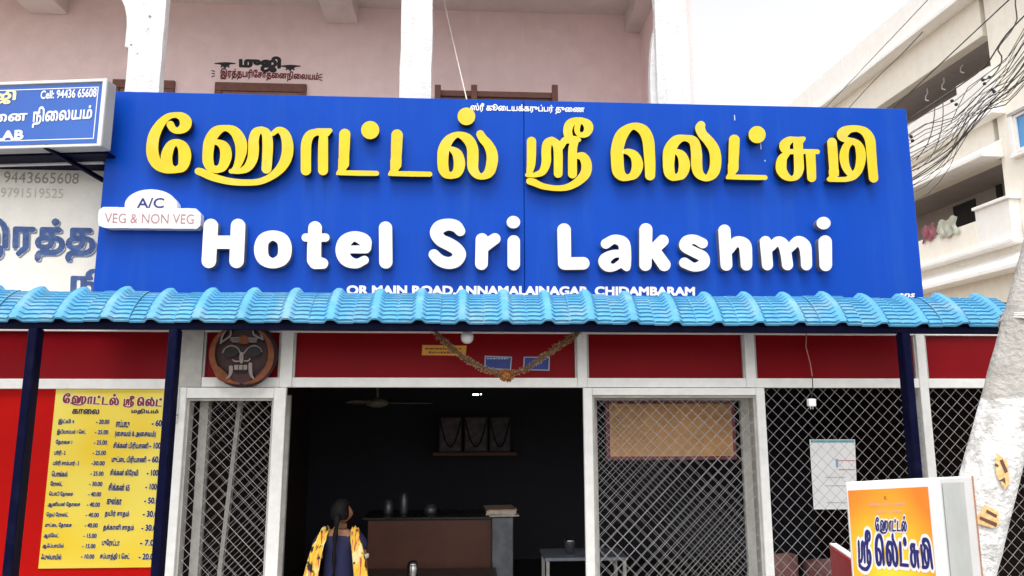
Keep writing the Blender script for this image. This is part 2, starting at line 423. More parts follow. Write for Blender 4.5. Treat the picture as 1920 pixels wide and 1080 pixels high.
# columns: slightly rough whitewashed posts
def rough_col(x0, x1, y0, y1, z0, z1, parent, seed):
    r = np.random.default_rng(seed); n = 16; vs = []; fs = []
    k = 12
    for i in range(n+1):
        z = z0+(z1-z0)*i/n
        ring = [(x0, y0), (x0+(x1-x0)/3, y0), (x0+2*(x1-x0)/3, y0), (x1, y0), (x1, y0+(y1-y0)/3), (x1, y0+2*(y1-y0)/3), (x1, y1), (x0+2*(x1-x0)/3, y1), (x0+(x1-x0)/3, y1), (x0, y1), (x0, y0+2*(y1-y0)/3), (x0, y0+(y1-y0)/3)]
        vs += [(x+r.normal(0, .0025), y+r.normal(0, .002), z) for x, y in ring]
    fs = [(i*k+j, i*k+(j+1) % k, (i+1)*k+(j+1) % k, (i+1)*k+j) for i in range(n) for j in range(k)]
    return mk('column', vs, fs, M_lime, parent)
CY0, CY1 = .03, .11
c1 = rough_col(-2.755, -2.49, CY0, CY1, PW_TOP-.01, CEIL-.001, H, 1)
c2 = rough_col(-.590, -.336, CY0, CY1, PW_TOP-.01, CEIL-.001, H, 2)
c3 = rough_col(1.53, 1.803, CY0, CY1, PW_TOP-.01, CEIL-.001, H, 3)
pr = [(256, 94), (249, 92), (233, 88), (235, 70), (237, 48), (236.5, 30), (233, 12), (228, 0), (216, -25), (200, -50), (268, -50)]
m = MB().prism([P(x, y, CY0+.012) for x, y in pr], (0, .06, 0)); m.build('bracket', M_lime, c1, bevel=.006)
pr = [(1229, 45), (1224, 66), (1220.5, 100), (1219, 140), (1220.5, 200), (1233, 200), (1231, 45)]
m = MB().prism([P(x, y, CY0+.07) for x, y in pr], (0, .08, 0)); m.build('bracket', M_lime, c3, bevel=.004)
for px, py, rx, rz_ in ((281, 31, .013, .006), (278, 54, .006, .009), (258, 100, .006, .02), (246, 84, .010, .012)):
    p = P(px, py, CY0); MB().lathe((p[0], CY0+.003, p[2]), [(rx, 0), (rx*.9, .005), (rx*.2, .0055)], 7, axis='y').build('plaster_chip', mat('plaster_chip', (.30,.29,.27), .9, var=.3), c1)
# brown joinery showing above the sign
for x0, x1, y in ((214, 330, 152), (405, 576, 158)):
    xa, xb = PX(x0, y, BY), PX(x1, y, BY); zt = PZ((x0+x1)/2, y, BY)
    wd = MB().box(xa, xb, BY-.035, BY-.002, zt-.09, zt).box(xa, xa+.07, BY-.035, BY-.002, 2.93, zt-.092).box(xb-.07, xb, BY-.035, BY-.002, 2.93, zt-.092).build('door_frame', M_brown, H, bevel=.004)
    MB().box(xa+.072, xb-.072, BY-.02, BY-.004, 2.93, zt-.094).build('door_leaf', mat('door_leaf', (.22,.12,.08), .6, var=.2), wd)
xa, xb = PX(819, 178, BY-.35), PX(1042, 178, BY-.35); zt = PZ(930, 171, BY-.35)
wd = MB().box(xa, xb, BY-.35, BY-.02, zt-.06, zt).build('window', M_brown, H, bevel=.004)
for px in (821, 889, 1040):
    x = PX(px, 170, BY-.36); MB().box(x-.03, x+.03, BY-.39, BY-.352, 3.9, PZ(px, 161, BY-.36)).build('frame', M_brown, wd, bevel=.003)
MB().box(xa+.02, xb-.02, BY-.33, BY-.03, 3.9, zt-.062).build('shutter', mat('shutter_brown', (.10,.045,.035), .6, var=.2), wd)

# painted words on the verandah wall
M_blackp = mat('black_sign_paint', (.012,.012,.018), .6, var=.2); M_maroonp = mat('maroon_sign_paint', (.16,.02,.03), .7, var=.25, scale=40)
bp = (0, BY-.001, 0)
write('painted_word', 'முஜி', [(448, 104), (528, 106), (526, 137), (448, 134)], bp, NF, M_blackp, H, bold=.075)
write('painted_word', 'இரத்தபரிேசாதைனநிைலயம்', [(413, 127), (598, 136), (598, 155), (413, 149)], bp, NF, M_maroonp, H, bold=.045)
for ox, oy in ((422, 118), (544, 123)):
    s = Shape().st((ox-19, oy+1, 2), (ox, oy+1, 5), (ox+19, oy+1, 2)).po((ox-11, oy+2), (ox+11, oy+2), (ox+3, oy+8), (ox-3, oy+8))
    for k in (-7, 0, 7): s.dot(ox+k, oy+9-abs(k)*.25, 1.7)
    L = s.loops(3); plate('painted_ornament', L, lambda x, y, h: tuple(P(x, y, BY-.0025-h)), M_blackp, H)
for cx, cy, sg in ((399, 138, 1), (602, 145, -1)):
    s = Shape()
    for a in (-.6, 0, .6): s.st((cx-2*sg, cy+a*10, 1.6), (cx+3*sg, cy+a*7, 2.2))
    plate('painted_ornament', s.loops(3), lambda x, y, h: tuple(P(x, y, BY-.0025-h)), M_blackp, H)
# painted words on the parapet
M_wb = mat('blue_sign_paint', (.055,.11,.30), .75, var=.3, scale=18, dirt=.35, dirtcol=(.45,.50,.58), dscale=14)
M_wk = mat('faded_black_paint', (.42,.39,.35), .8, var=.3, scale=50); M_wk2 = mat('ghost_paint', (.62,.59,.53), .8, var=.15, scale=50)
wp = (0, -.001, 0)
big = [(-58, 404), (181, 409), (179, 492), (-60, 487)]
write('painted_word', 'இரத்த', [(x+3, y+3) for x, y in big], wp, NF, mat('paint_shadow', (.24,.28,.36), .8, var=.3, scale=30), H, bold=.05, lift=.0012)
write('painted_word', 'இரத்த', big, wp, NF, M_wb, H, bold=.045, lift=.0035, halo=M_cream, halow=.012)
write('painted_word', 'நி', [(131, 503), (200, 505), (198, 566), (129, 564)], wp, NF, M_wb, H, bold=.05)
write('painted_number', '9443665608', [(8, 322), (149, 325), (147, 345), (7, 343)], wp, NF, M_wk, H, bold=.0)
write('painted_number', '9791519525', [(2, 352), (119, 354), (118, 372), (1, 370)], wp, NF, M_wk2, H, bold=.0)

# ------------------------------------------------------------------ shop front: aluminium frame, red panels, mesh
ZT0, ZT1, ZB0, ZB1 = 2.250, 2.322, 2.660, 2.703
FY0, FY1 = -.035, .05
mull = [(-2.150, -1.985), (-1.417, -1.325), (.816, .890), (2.123, 2.200), (3.50, 3.57), (5.10, 5.2)]
lmull = [(-7.0, -6.9), (-4.75, -4.69), (-3.36, -3.30)]
for i, (a, b) in enumerate(mull):
    MB().box(a, b, FY0, FY1, ZT0 if i in (0, 1, 2, 3) else .012, ZB1).build('mullion', M_alu if i else M_aludark, H, bevel=.003)
spans = [(-1.985, -1.417), (-1.325, .816), (.890, 2.123), (2.200, 3.50), (3.57, 5.10)]
for a, b in spans:
    MB().box(a+.001, b-.001, FY0+.004, FY1-.004, ZT0, ZT1).build('transom', M_alu, H, bevel=.003)
    MB().box(a+.001, b-.001, FY0+.004, FY1-.004, ZB0, ZB1).build('transom', M_alu, H, bevel=.003)
    MB().box(a+.001, b-.001, .0, .02, ZT1, ZB0).build('red_panel', M_maroon, H)
    for q in (a+.001, b-.016):
        MB().box(q, q+.015, FY0+.012, .0-.001, ZT1+.001, ZB0-.001).build('glazing_bead', M_aludark, H)
# left, all red
lx = [-7.0, -5.6, -4.2, PX(50, 660, 0), -2.151]
for a, b in zip(lx[:-1], lx[1:]):
    MB().box(a+.001, b-.001, .0, .02, 2.31, ZB0).build('red_panel', M_maroon, H)
    MB().box(a+.001, b-.001, .0, .02, .02, 2.235).build('red_panel', M_red, H)
MB().box(-7, -2.151, FY0+.004, FY1, 2.236, 2.309).build('transom', M_alu, H, bevel=.003)
MB().box(-7, -2.151, FY0+.004, FY1, ZB0, ZB1).build('transom', M_alu, H, bevel=.003)

def mesh_panel(name, x0, x1, z0, z1, y, parent, p=.092, w=.0036, ph=(0, 0)):
    """woven diamond wire: two families of crossing wires with small knots"""
    b = MB()
    for sg in (1, -1):
        base = x0-(z1-z0)*1.1 if sg == 1 else x0
        k0 = math.floor((x0-(z1-z0)-.5)/p); k1 = math.ceil((x1+(z1-z0)+.5)/p)
        for k in range(k0, k1):
            # line  x = c + sg*(z - z0)
            c = k*p+ph[0] if sg == 1 else k*p+ph[1]
            za, zb = z0, z1
            if sg == 1: za = max(za, z0+(x0-c)); zb = min(zb, z0+(x1-c))
            else: za = max(za, z0+(c-x1)); zb = min(zb, z0+(c-x0))
            if zb-za < .01: continue
            b.bar((c+sg*(za-z0), y+sg*.0022, za), (c+sg*(zb-z0), y+sg*.0022, zb), w*.55, w, up=(0, 1, 0))
    # knots
    kx = ph[0]; n = 0
    for i in range(-80, 120):
        for j in range(-80, 120):
            c1, c2 = i*p+ph[0], j*p+ph[1]; x = (c1+c2)/2; z = z0+(c2-c1)/2
            if x0+.01 < x < x1-.01 and z0+.01 < z < z1-.01:
                s = w*.95
                b.add([(x-s, y, z), (x, y-s, z), (x+s, y, z), (x, y+s, z), (x, y, z+s), (x, y, z-s)], [(0,1,4),(1,2,4),(2,3,4),(3,0,4),(1,0,5),(2,1,5),(3,2,5),(0,3,5)])
    o = b.build(name, M_wire, parent); o['kind'] = 'stuff'; return o
def mesh_door(x0, x1, lw, rw, tw, label):
    z1 = ZT0-.004; y0, y1 = -.075, -.037
    d = MB().box(x0, x0+lw, y0, y1, .02, z1).build('mesh_door', M_alu, H, bevel=.004); d['label'] = label
    MB().box(x1-rw, x1, y0, y1, .02, z1).build('stile', M_alu, d, bevel=.004)
    MB().box(x0+lw+.001, x1-rw-.001, y0+.003, y1, z1-tw, z1-.001).build('rail', M_alu, d, bevel=.004)
    MB().box(x0+lw+.001, x1-rw-.001, y0+.003, y1, .02, .13).build('rail', M_alu, d, bevel=.004)
    q = .018
    for a, b in ((x0+lw+.001, x0+lw+q), (x1-rw-q, x1-rw-.001)):
        MB().box(a, b, y1-.012, .045, .131, z1-tw-.001).build('inner_frame', M_aludark, d)
    MB().box(x0+lw+q+.001, x1-rw-q-.001, y1-.012, .045, z1-tw-q, z1-tw-.002).build('inner_frame', M_aludark, d)
    mesh_panel('wire_mesh', x0+lw+q, x1-rw-q, .132, z1-tw-q, -.02, d, ph=(.02, .05))
    return d
d1 = mesh_door(-2.152, -1.352, .082, .088, .078, 'narrow mesh door leaf beside the menu')
d2 = mesh_door(.852, 2.246, .068, .066, .055, 'wide mesh door leaf')
# second, folded leaves standing just behind
def back_leaf(x0, x1, y, ph, strip):
    d = MB().box(x0, x0+.05, y-.02, y+.02, .02, 2.2).build('folded_leaf', M_aludark, H, bevel=.003)
    MB().box(x1-strip, x1, y-.02, y+.02, .02, 2.2).build('stile', M_aludark, d, bevel=.003)
    MB().box(x0+.051, x1-strip-.001, y-.02, y+.02, 2.16, 2.2).build('rail', M_aludark, d)
    MB().box(x0+.051, x1-strip-.001, y-.02, y+.02, .02, .1).build('rail', M_aludark, d)
    mesh_panel('wire_mesh', x0+.05, x1-strip, .1, 2.16, y, d, ph=ph)
back_leaf(-2.06, -1.40, .30, (.0, .03), .03)
back_leaf(.97, 2.28, .34, (.03, .0), .085)
MB().bar((-1.93, .35, .02), (-1.80, .35, 2.2), .055, .03).build('door_strut', M_aludark, H)
MB().box(-2.03, -1.965, .10, .14, .02, 2.20).build('door_track', M_aludark, H, bevel=.004)
mesh_panel('wire_mesh', 2.25, 3.50, .132, 2.249, .0, H, ph=(.01, .04))
mesh_panel('wire_mesh', 3.57, 5.10, .132, 2.249, .0, H, ph=(.05, .02))
MB().box(2.249, 5.099, FY0+.004, FY1-.004, .02, .131).build('transom', M_alu, H, bevel=.003)
# tower bolt on the door post
b = MB().box(-2.168, -2.118, -.1, -.076, 1.99, 2.25); bo = b.build('door_bolt', M_alu, H, bevel=.004)
MB().tube([(-2.143, -.108, 2.0), (-2.143, -.108, 2.245)], .009).build('rod', M_steel, bo, smooth=True)
MB().tube([(-2.19, -.115, 2.055), (-2.143, -.112, 2.06), (-2.10, -.13, 2.045)], .007).build('knob', M_steel, bo, smooth=True)

# ------------------------------------------------------------------ the big sign
SX0, SX1, SZ0, SZ1, SY = -2.692, 3.430, 2.80, 4.432, -.30
S = thing('hotel_signboard', 'long bright blue hotel signboard with raised yellow and white letters', 'signboard', ((SX0+SX1)/2, SY, SZ0))
JX = PX(983, 400, SY)
MB().box(SX0, JX-.0015, SY, SY+.10, SZ0, SZ1).build('panel', M_blue, S, bevel=.004)
MB().box(JX+.0015, SX1, SY, SY+.10, SZ0, SZ1).build('panel', M_blue, S, bevel=.004)
for x in (-2.4, -1.2, 0, 1.3, 2.6, 3.3):
    MB().box(x-.02, x+.02, SY+.101, SY+.16 if x > 1.81 else -.001, SZ0, SZ1-.05).build('support', M_navyp, S)
def on_sign(k, ox, oy):
    def fn(x, y, h): p = P(ox+x/k, oy+y/k, SY-.06); return (p[0], SY-h, p[2])
    return fn
K = (4.0, 250, 190); A1 = []
# --- Tamil name, letter by letter (strokes: x, y, width)
A1.append(('e_sign', K, Shape().st((283,180,52),(303,212,46),(340,225,42),(385,200,70),(398,160,84),(372,122,60),(320,107,36),(262,122,44),(207,175,62),(165,250,78),(148,330,84),(152,410,86),(185,475,75),(245,510,60),(320,518,44))
  .st((320,516,42),(375,490,70),(391,410,90),(375,345,74),(330,312,44),(285,335,62),(257,400,80),(256,450,78),(275,495,60),(320,516,42))))
A1.append(('ha', K, Shape().st((628,518,44),(675,490,66),(699,410,82),(685,345,70),(640,313,40),(600,312,26))
  .st((563,400,76),(565,455,76),(585,500,60),(628,518,44))
  .st((563,400,76),(575,310,80),(620,235,74),(690,205,40),(762,230,68),(805,300,85),(813,370,80),(800,440,62),(775,500,44),(745,527,26))
  .st((735,528,28),(800,528,34),(860,500,58),(895,440,72),(905,370,75),(905,300,72),(922,240,64),(962,213,36))
  .st((962,213,36),(1000,245,64),(1011,320,74),(1008,420,72),(1002,508,70))
  .st((1050,245,30),(1092,218,38),(1138,250,66),(1160,330,80),(1152,420,80),(1112,500,66),(1040,565,48),(950,605,42),(840,613,42),(720,603,46),(600,572,52),(520,537,52),(490,528,46))))
A1.append(('aa', K, Shape().st((1297,520,72),(1297,420,72),(1300,320,72),(1325,260,64),(1372,236,46),(1420,236,48)).st((1425,520,70),(1425,400,70),(1427,300,66),(1430,255,52))
  .po((1372,212),(1482,212),(1491,224),(1462,260),(1400,266))))
tt = lambda x, y, kx, ky: Shape().st((x+40*kx,y+40*ky,78*kx),(x+36*kx,y+140*ky,76*kx),(x+32*kx,y+250*ky,70*kx)).st((x,y+327*ky,32*ky),(x+140*kx,y+330*ky,34*ky),(x+278*kx,y+332*ky,32*ky)).po((x-3*kx,y+222*ky),(x+68*kx,y+222*ky),(x+65*kx,y+272*ky),(x+40*kx,y+306*ky),(x+50*kx,y+318*ky),(x-20*kx,y+340*ky),(x-18*kx,y+326*ky),(x-4*kx,y+302*ky))
A1.append(('ta', K, tt(1548, 212, 1.0, 1.0))); A1.append(('pulli', K, Shape().dot(1778, 220, 62)))
K = (4.0, 710, 190)
A1.append(('ta', K, tt(98, 218, 1.03, 1.0)))
A1.append(('la', K, Shape().st((545,563,40),(590,535,68),(606,470,80),(590,400,68),(550,364,36),(535,358,28)).st((481,460,76),(486,510,74),(505,548,58),(545,563,40))
  .st((481,460,76),(488,370,80),(525,295,66),(592,254,38),(665,285,70),(702,350,78),(706,430,80),(707,500,74),(732,550,54),(775,568,40),(828,535,70),(850,460,80),(848,390,78),(818,325,66),(782,285,60),(762,250,54))))
A1.append(('pulli', K, Shape().dot(658, 117, 60)))
A1.append(('sri', K, Shape().st((1145,305,64),(1145,400,64),(1141,480,58),(1130,535,40)).st((1113,556,26),(1170,555,32),(1228,530,50),(1255,460,64),(1255,380,66),(1264,320,62),(1297,292,40))
  .st((1297,292,40),(1335,330,60),(1345,400,62),(1345,545,60)).st((1368,345,38),(1390,303,48),(1430,288,50),(1485,292,44)).st((1452,548,62),(1452,450,62),(1454,360,60),(1468,305,54))
  .st((1430,290,58),(1416,230,62),(1430,177,62),(1470,148,40),(1520,146,36)).st((1487,205,38),(1500,163,38),(1530,152,40),(1566,178,62),(1572,212,62),(1552,248,46),(1512,256,32),(1490,236,34),(1487,205,38))
  .po((1440,268),(1505,282),(1512,294),(1490,312),(1440,310))
  .st((1488,412,36),(1530,420,60),(1556,470,72),(1550,540,72),(1500,600,58),(1420,645,44),(1330,655,36),(1230,640,40),(1165,612,48),(1130,602,44))))
K = (3.31, 1120, 190)
A1.append(('ye', K, Shape().st((190,478,30),(228,455,52),(247,400,66),(232,345,54),(195,318,36),(165,315,22)).st((123,390,74),(130,440,70),(155,470,50),(190,478,30))
  .st((123,390,74),(122,300,74),(150,212,70),(215,159,38),(280,180,60),(312,240,68),(320,320,66),(325,400,62),(325,462,58))))
A1.append(('la', K, Shape().st((487,477,32),(523,455,54),(538,400,66),(525,345,54),(497,319,34),(475,316,22)).st((439,400,66),(445,445,62),(462,470,46),(487,477,32))
  .st((439,400,66),(446,310,72),(485,248,58),(540,231,34),(595,252,55),(612,320,64),(614,400,64),(628,452,54),(672,480,34),(714,450,60),(731,390,66),(724,310,64),(690,252,58),(652,210,54),(635,172,56),(641,152,48))))
A1.append(('ta', K, tt(815, 212, .80, .795))); A1.append(('pulli', K, Shape().dot(988, 210, 48)))
K = (7.714, 1440, 220)
A1.append(('su', K, Shape().st((488,328,58),(380,325,62),(300,340,96),(236,400,140),(236,455,130),(270,505,80)).st((250,505,66),(400,503,62),(560,502,60),(706,505,58))
  .st((425,385,130),(430,500,130),(437,650,132),(437,760,130),(408,850,96),(330,893,62),(240,850,110),(187,770,140),(182,680,144),(205,595,116),(280,525,60))
  .st((605,540,130),(615,700,126),(622,878,120)).po((420,300),(522,298),(525,322),(488,372),(420,380))))
A1.append(('mi', K, Shape().st((915,372,128),(930,550,130),(942,760,124)).st((880,905,58),(1100,905,62),(1180,885,74)).po((878,770),(1003,770),(1003,840),(965,880),(850,915),(852,895),(885,860))
  .st((1515,882,126),(1497,700,128),(1482,500,132),(1462,330,138),(1395,222,116),(1290,174,84),(1180,178,96),(1090,220,142),(1064,268,144),(1110,325,84),(1200,345,66))
  .st((1215,352,78),(1290,400,100),(1328,500,130),(1332,620,130),(1300,760,112),(1230,850,100),(1150,893,72)).st((1195,352,74),(1122,430,100),(1088,560,122),(1108,700,112),(1160,800,92),(1225,852,80))))
for nm, (k, ox, oy), shp in A1:
    L = shp.loops(1.6/k*2.0 if k < 7 else .42, grow=-.8*k, tol=.25)
    plate('letter', L, on_sign(k, ox, oy), [M_yel, M_yrim, M_dark], S, depth=.072, rim=1.5*k, lift=.0)
# --- English name
K4, K5, K6 = (3.2, 180, 350), (4.8, 760, 380), (2.667, 1020, 390)
A2 = [('H', K4, Shape().st((692,238,86),(680,446,86)).st((855,238,86),(846,446,86)).st((690,335,78),(850,335,78))),
 ('o', K4, Shape().st((992,378,82),(1008,320,74),(1063,295,60),(1120,320,74),(1136,378,80),(1120,435,74),(1063,461,60),(1008,435,74),(992,378,82))),
 ('t', K4, Shape().st((1316,250,80),(1311,350,82),(1310,440,84)).st((1260,307,48),(1378,307,48)).st((1318,455,80),(1362,462,64))),
 ('e', K4, Shape().st((1628,372,46),(1612,325,74),(1550,300,60),(1497,330,78),(1480,385,82),(1502,440,74),(1560,463,56),(1612,442,50)).st((1490,378,46),(1622,378,46))),
 ('l', K4, Shape().st((1738,250,78),(1740,453,78))),
 ('S', K5, Shape().st((494,258,88),(455,215,104),(385,200,104),(312,222,116),(280,275,114),(318,338,110),(390,375,114),(455,415,112),(487,468,116),(455,525,112),(385,545,104),(310,520,100),(258,470,94))),
 ('r', K5, Shape().st((690,335,112),(685,550,112)).st((715,405,84),(762,358,100),(806,328,98))),
 ('i', K5, Shape().st((975,352,110),(975,555,110)).dot(972,178,57,52)),
 ('L', K5, Shape().st((1427,250,120),(1432,546,116)).st((1440,550,110),(1600,548,110))),
 ('a', K6, Shape().st((308,180,52),(350,158,48),(395,175,60),(404,220,62),(405,275,60),(412,298,40)).st((400,230,38),(345,232,44),(302,262,62),(315,293,52),(350,298,38),(395,270,44))),
 ('k', K6, Shape().st((508,110,64),(506,285,60)).st((528,228,56),(592,165,58)).st((548,212,58),(600,285,62))),
 ('s', K6, Shape().st((792,178,52),(750,158,48),(712,168,58),(703,195,54),(750,222,54),(794,246,56),(795,280,58),(750,297,46),(700,275,54))),
 ('h', K6, Shape().st((900,115,60),(910,285,58)).st((925,208,48),(960,170,50),(1000,185,62),(1008,235,60),(1010,285,56))),
 ('m', K6, Shape().st((1105,170,56),(1115,285,54)).st((1130,200,40),(1165,168,46),(1195,185,56),(1208,235,54),(1215,285,54)).st((1225,205,40),(1265,168,50),(1300,190,60),(1308,240,56),(1310,285,54))),
 ('i', K6, Shape().st((1403,172,66),(1406,285,62)).dot(1395,77,33,29))]
for nm, (k, ox, oy), shp in A2:
    L = shp.loops(3.2/k, grow=(-1.15 if nm in 'as' else -.55)*k, tol=.22)
    plate('letter', L, on_sign(k, ox, oy), [M_white, M_white, M_wside], S, depth=.070, rim=.8*k)
sp = (0, SY-.001, 0)
write('small_lettering', 'ஸ்ரீ கூைடயக்கருப்பர் துைண', [(882, 193), (1096, 198), (1096, 215), (882, 212)], sp, NF, M_wpaint, S, bold=.03)
write('small_lettering', 'OR MAIN ROAD,ANNAMALAINAGAR, CHIDAMBARAM', [(650, 535), (1303, 538), (1303, 557), (650, 555)], sp, NF, M_wpaint, S, bold=.055)
write('small_lettering', 'ans', [(1686, 550), (1716, 550), (1714, 558), (1684, 558)], sp, NF, M_wpaint, S, bold=.03)
for px, py, h_ in ((1377, 216, 10), (1300, 262, 3), (1426, 268, 12), (1434, 300, 3)):
    MB().box(PX(px, py, SY)-.0035, PX(px, py, SY)+.0035, SY-.002, SY+.001, PZ(px, py+h_, SY), PZ(px, py, SY)).build('scratch', mat('paint_chip', (.55,.65,.78), .6), S)
# --- badge A/C  VEG & NON VEG
bs = Shape().dot(338, 118, 153, 92).po((55,131),(605,140),(632,165),(630,235),(610,254),(60,248),(30,235),(27,205),(30,150))
L = bs.loops(.7, tol=.25)
bd = plate('badge', L, on_sign(3.2, 180, 350), [M_white, M_white, M_white], S, depth=.085, rim=4)
bq = (0, SY-.0855, 0)
write('badge_lettering', 'A/C', [(258, 371), (308, 371), (307, 390), (257, 390)], bq, NF, M_navy, bd, bold=.02, lift=.001)
write('badge_lettering', 'VEG & NON VEG', [(197, 400), (364, 402), (363, 420), (196, 418)], bq, NF, M_mauve, bd, bold=.012, lift=.001)

# ------------------------------------------------------------------ tile awning
AW = thing('tile_awning', 'sky blue tile profile awning under the long blue signboard', 'awning', (0, -.75, 2.6))
crest = [21,107,199,285,370,460,546,630,709,790,875,950,1032,1112,1186,1270,1346,1422,1497,1572,1642,1719,1792,1862]
cx = np.array([PX(x, 600, -.75) for x in crest]); pf = np.polyfit(np.arange(len(cx)), cx, 1); per, c0 = float(pf[0]), float(pf[1])
AZ0 = 2.650
def tile_mesh():
    """one bay of the sheet: a smooth ridge between two half valleys pressed into louvre steps"""
    nx, steps, L = 28, 9, .37; vs = []; fs = []
    def curve(s):
        y = z = 0.0; n = 24
        for q in range(n):
            a = rad(60)-rad(40)*(s*(q+.5)/n); y += math.cos(a)*L*s/n; z += math.sin(a)*L*s/n
        a = rad(60)-rad(40)*s; return y, z, -math.sin(a), math.cos(a)
    rows = [(0.0, 0.0), (.035, 0.0)]
    for k in range(steps):
        s0 = .04+.92*k/steps; s1 = .04+.92*(k+1)/steps
        rows += [(s0, 1.0), (s0+(s1-s0)*.45, .75), (s1-.004, .12)]
    rows += [(.965, 0.0), (1.0, 0.0)]
    for s, lv in rows:
        for i in range(nx+1):
            u = i/nx; d = abs(u-.5)*2; t = min(max((d-.10)/(.36-.10), 0), 1); t = t*t*(3-2*t); r = 1-t
            vsh = (.010*math.sin(min(1, (1-d)/.62)*math.pi)-.006) if 0 < lv or .03 < s < .97 else 0
            y, z, ny, nz = curve(min(1, max(0, s+vsh)) if .02 < s < .98 else s)
            lo = lv*.013*min(1, t*1.8) if d < .965 else lv*.004
            h = .036*r+lo
            vs.append(((u-.5)*per, y+ny*h, z+nz*h))
    w_ = nx+1; ns = len(rows)-1
    fs = [(j*w_+i, j*w_+i+1, (j+1)*w_+i+1, (j+1)*w_+i) for j in range(ns) for i in range(nx)]
    o = len(vs); vs += [(x, y+.008, z-.010) for x, y, z in vs]
    fs += [tuple(reversed([k+o for k in f])) for f in fs[:]]
    fs += [(i+1, i, i+o, i+1+o) for i in range(nx)]; t = ns*w_; fs += [(t+i, t+i+1, t+i+1+o, t+i+o) for i in range(nx)]
    me = bpy.data.meshes.new('roof_tile'); me.from_pydata(vs, [], fs); me.materials.append(M_tile)
    me.polygons.foreach_set('use_smooth', [True]*len(me.polygons)); me.set_sharp_from_angle(angle=rad(24))
    return me
tm = tile_mesh(); AWL, AWR = c0-5*per, c0+24*per
for k in range(-5, 24):
    o = bpy.data.objects.new('roof_tile', tm); COL.objects.link(o); o.parent = AW
    o.location = (c0+k*per, -.79+.75+random.uniform(-.006, .006), AZ0-2.6+random.uniform(-.005, .005)); o.rotation_euler = (random.uniform(-.012, .012), 0, random.uniform(-.008, .008))
MB().box(AWL, AWR, -.760, -.70, AZ0-.052, AZ0+.024).build('front_beam', M_navyp, AW, bevel=.003)
MB().box(AWL, AWR, -.545, -.505, AZ0+.16, AZ0+.20).build('rear_beam', M_navyp, AW, bevel=.003)
for x in np.arange(AWL+.3, AWR, 1.0):
    MB().bar((x, -.73, AZ0-.02), (x, -.30, AZ0+.24), .03, .03).build('rafter', M_navyp, AW)
for px, wd_ in ((66, .057), (328, .057), (1694, .054), (-330, .06)):
    x = PX(px, 640, -.735); MB().box(x-wd_/2, x+wd_/2, -.78, -.69, -.01, AZ0-.053).build('post', M_navyp, AW, bevel=.006)

# ------------------------------------------------------------------ menu board
def px_loops(names):
    out = []
    for i in names:
        nm, (k, ox, oy), shp = A1[i]; L = shp.loops(1.6/k*2.0 if k < 7 else .42, tol=.3)
        out += [l/k+np.array([ox, oy]) for l in L]
    return out
def grown_loops(names, g_):
    out = []
    for i in names:
        nm, (k, ox, oy), shp = A1[i]; L = shp.loops(1.6/k*2.0 if k < 7 else .42, grow=g_*k, tol=.3)
        out += [l/k+np.array([ox, oy]) for l in L]
    return out
MY = -.012
MNX0, MNX1 = (PX(110, 728, MY)+PX(67, 1065, MY))/2, -2.16
MNZ0, MNZ1 = PZ(170, 1065, MY), PZ(200, 729, MY)
MN = thing('menu_board', 'yellow price list board of dishes on the red wall', 'menu board', ((MNX0+MNX1)/2, MY, MNZ0))
def menu_print(name):
    m = mat(name, (.80, .62, .03), .45, var=.05, scale=3)
    n, l = m.node_tree.nodes, m.node_tree.links; b = n['Principled BSDF']
    ns = n.new('ShaderNodeTexNoise'); ns.inputs['Scale'].default_value = 1.7; ns.inputs['Detail'].default_value = 1
    r = n.new('ShaderNodeValToRGB'); r.color_ramp.elements[0].position = .35; r.color_ramp.elements[1].position = .68
    r.color_ramp.elements[0].color = (.78, .55, .02, 1); r.color_ramp.elements[1].color = (.82, .70, .12, 1)
    tc = n.new('ShaderNodeTexCoord'); l.new(tc.outputs['Object'], ns.inputs['Vector']); l.new(ns.outputs['Fac'], r.inputs['Fac']); l.new(r.outputs[0], b.inputs['Base Color'])
    return m
MB().box(MNX0, MNX1, MY, -.0015, MNZ0, MNZ1).build('panel', menu_print('menu_print'), MN)
mp_ = (0, MY-.0005, 0)
M_dred = mat('dark_red_print', (.20, .008, .03), .5, var=.1); M_nb = mat('navy_black_print', (.015, .012, .06), .5, var=.1); M_halo = mat('pale_print', (.80, .78, .66), .5, var=.05)
allk = list(range(len(A1)))
tl_ = px_loops(allk); fq = fit_quad(tl_, [(119, 736), (338, 742), (336, 766), (117, 761)], mp_, NF)
plate('title_outline', grown_loops(allk, 8.0), fq, M_halo, MN, lift=.0008); plate('title', grown_loops(allk, 2.5), fq, M_dred, MN, lift=.002)
write('heading', 'காைல', [(136, 766), (187, 767), (186, 777), (135, 776)], mp_, NF, M_nb, MN, bold=.05)
write('heading', 'மதியம்', [(247, 766), (298, 767), (297, 778), (246, 777)], mp_, NF, M_nb, MN, bold=.05)
left = [('இட்லி 4', '- 20.00', 30), ('இடியாப்பம் 1 ெசட்', '- 25.00', 54), ('ேதாைச 1', '- 25.00', 31), ('பூரி - 2', '- 25.00', 21), ('பூரி சாம்பார் - 3', '-30.00', 49), ('ெபாங்கல்', '- 25.00', 30), ('ேராஸ்ட்', '- 30.00', 23),
        ('ெபாடி ேதாைச', '- 40.00', 45), ('ஆனியன் ேதாைச', '- 40.00', 61), ('ெநய் ேராஸ்ட்', '- 40.00', 41), ('முட்ைட ேதாைச', '- 40.00', 50), ('ஆம்ேலட்', '- 15.00', 28), ('ஆஃப்பாயில்', '- 15.00', 40), ('ஃபுல்பாயில்', '- 10.00', 38)]
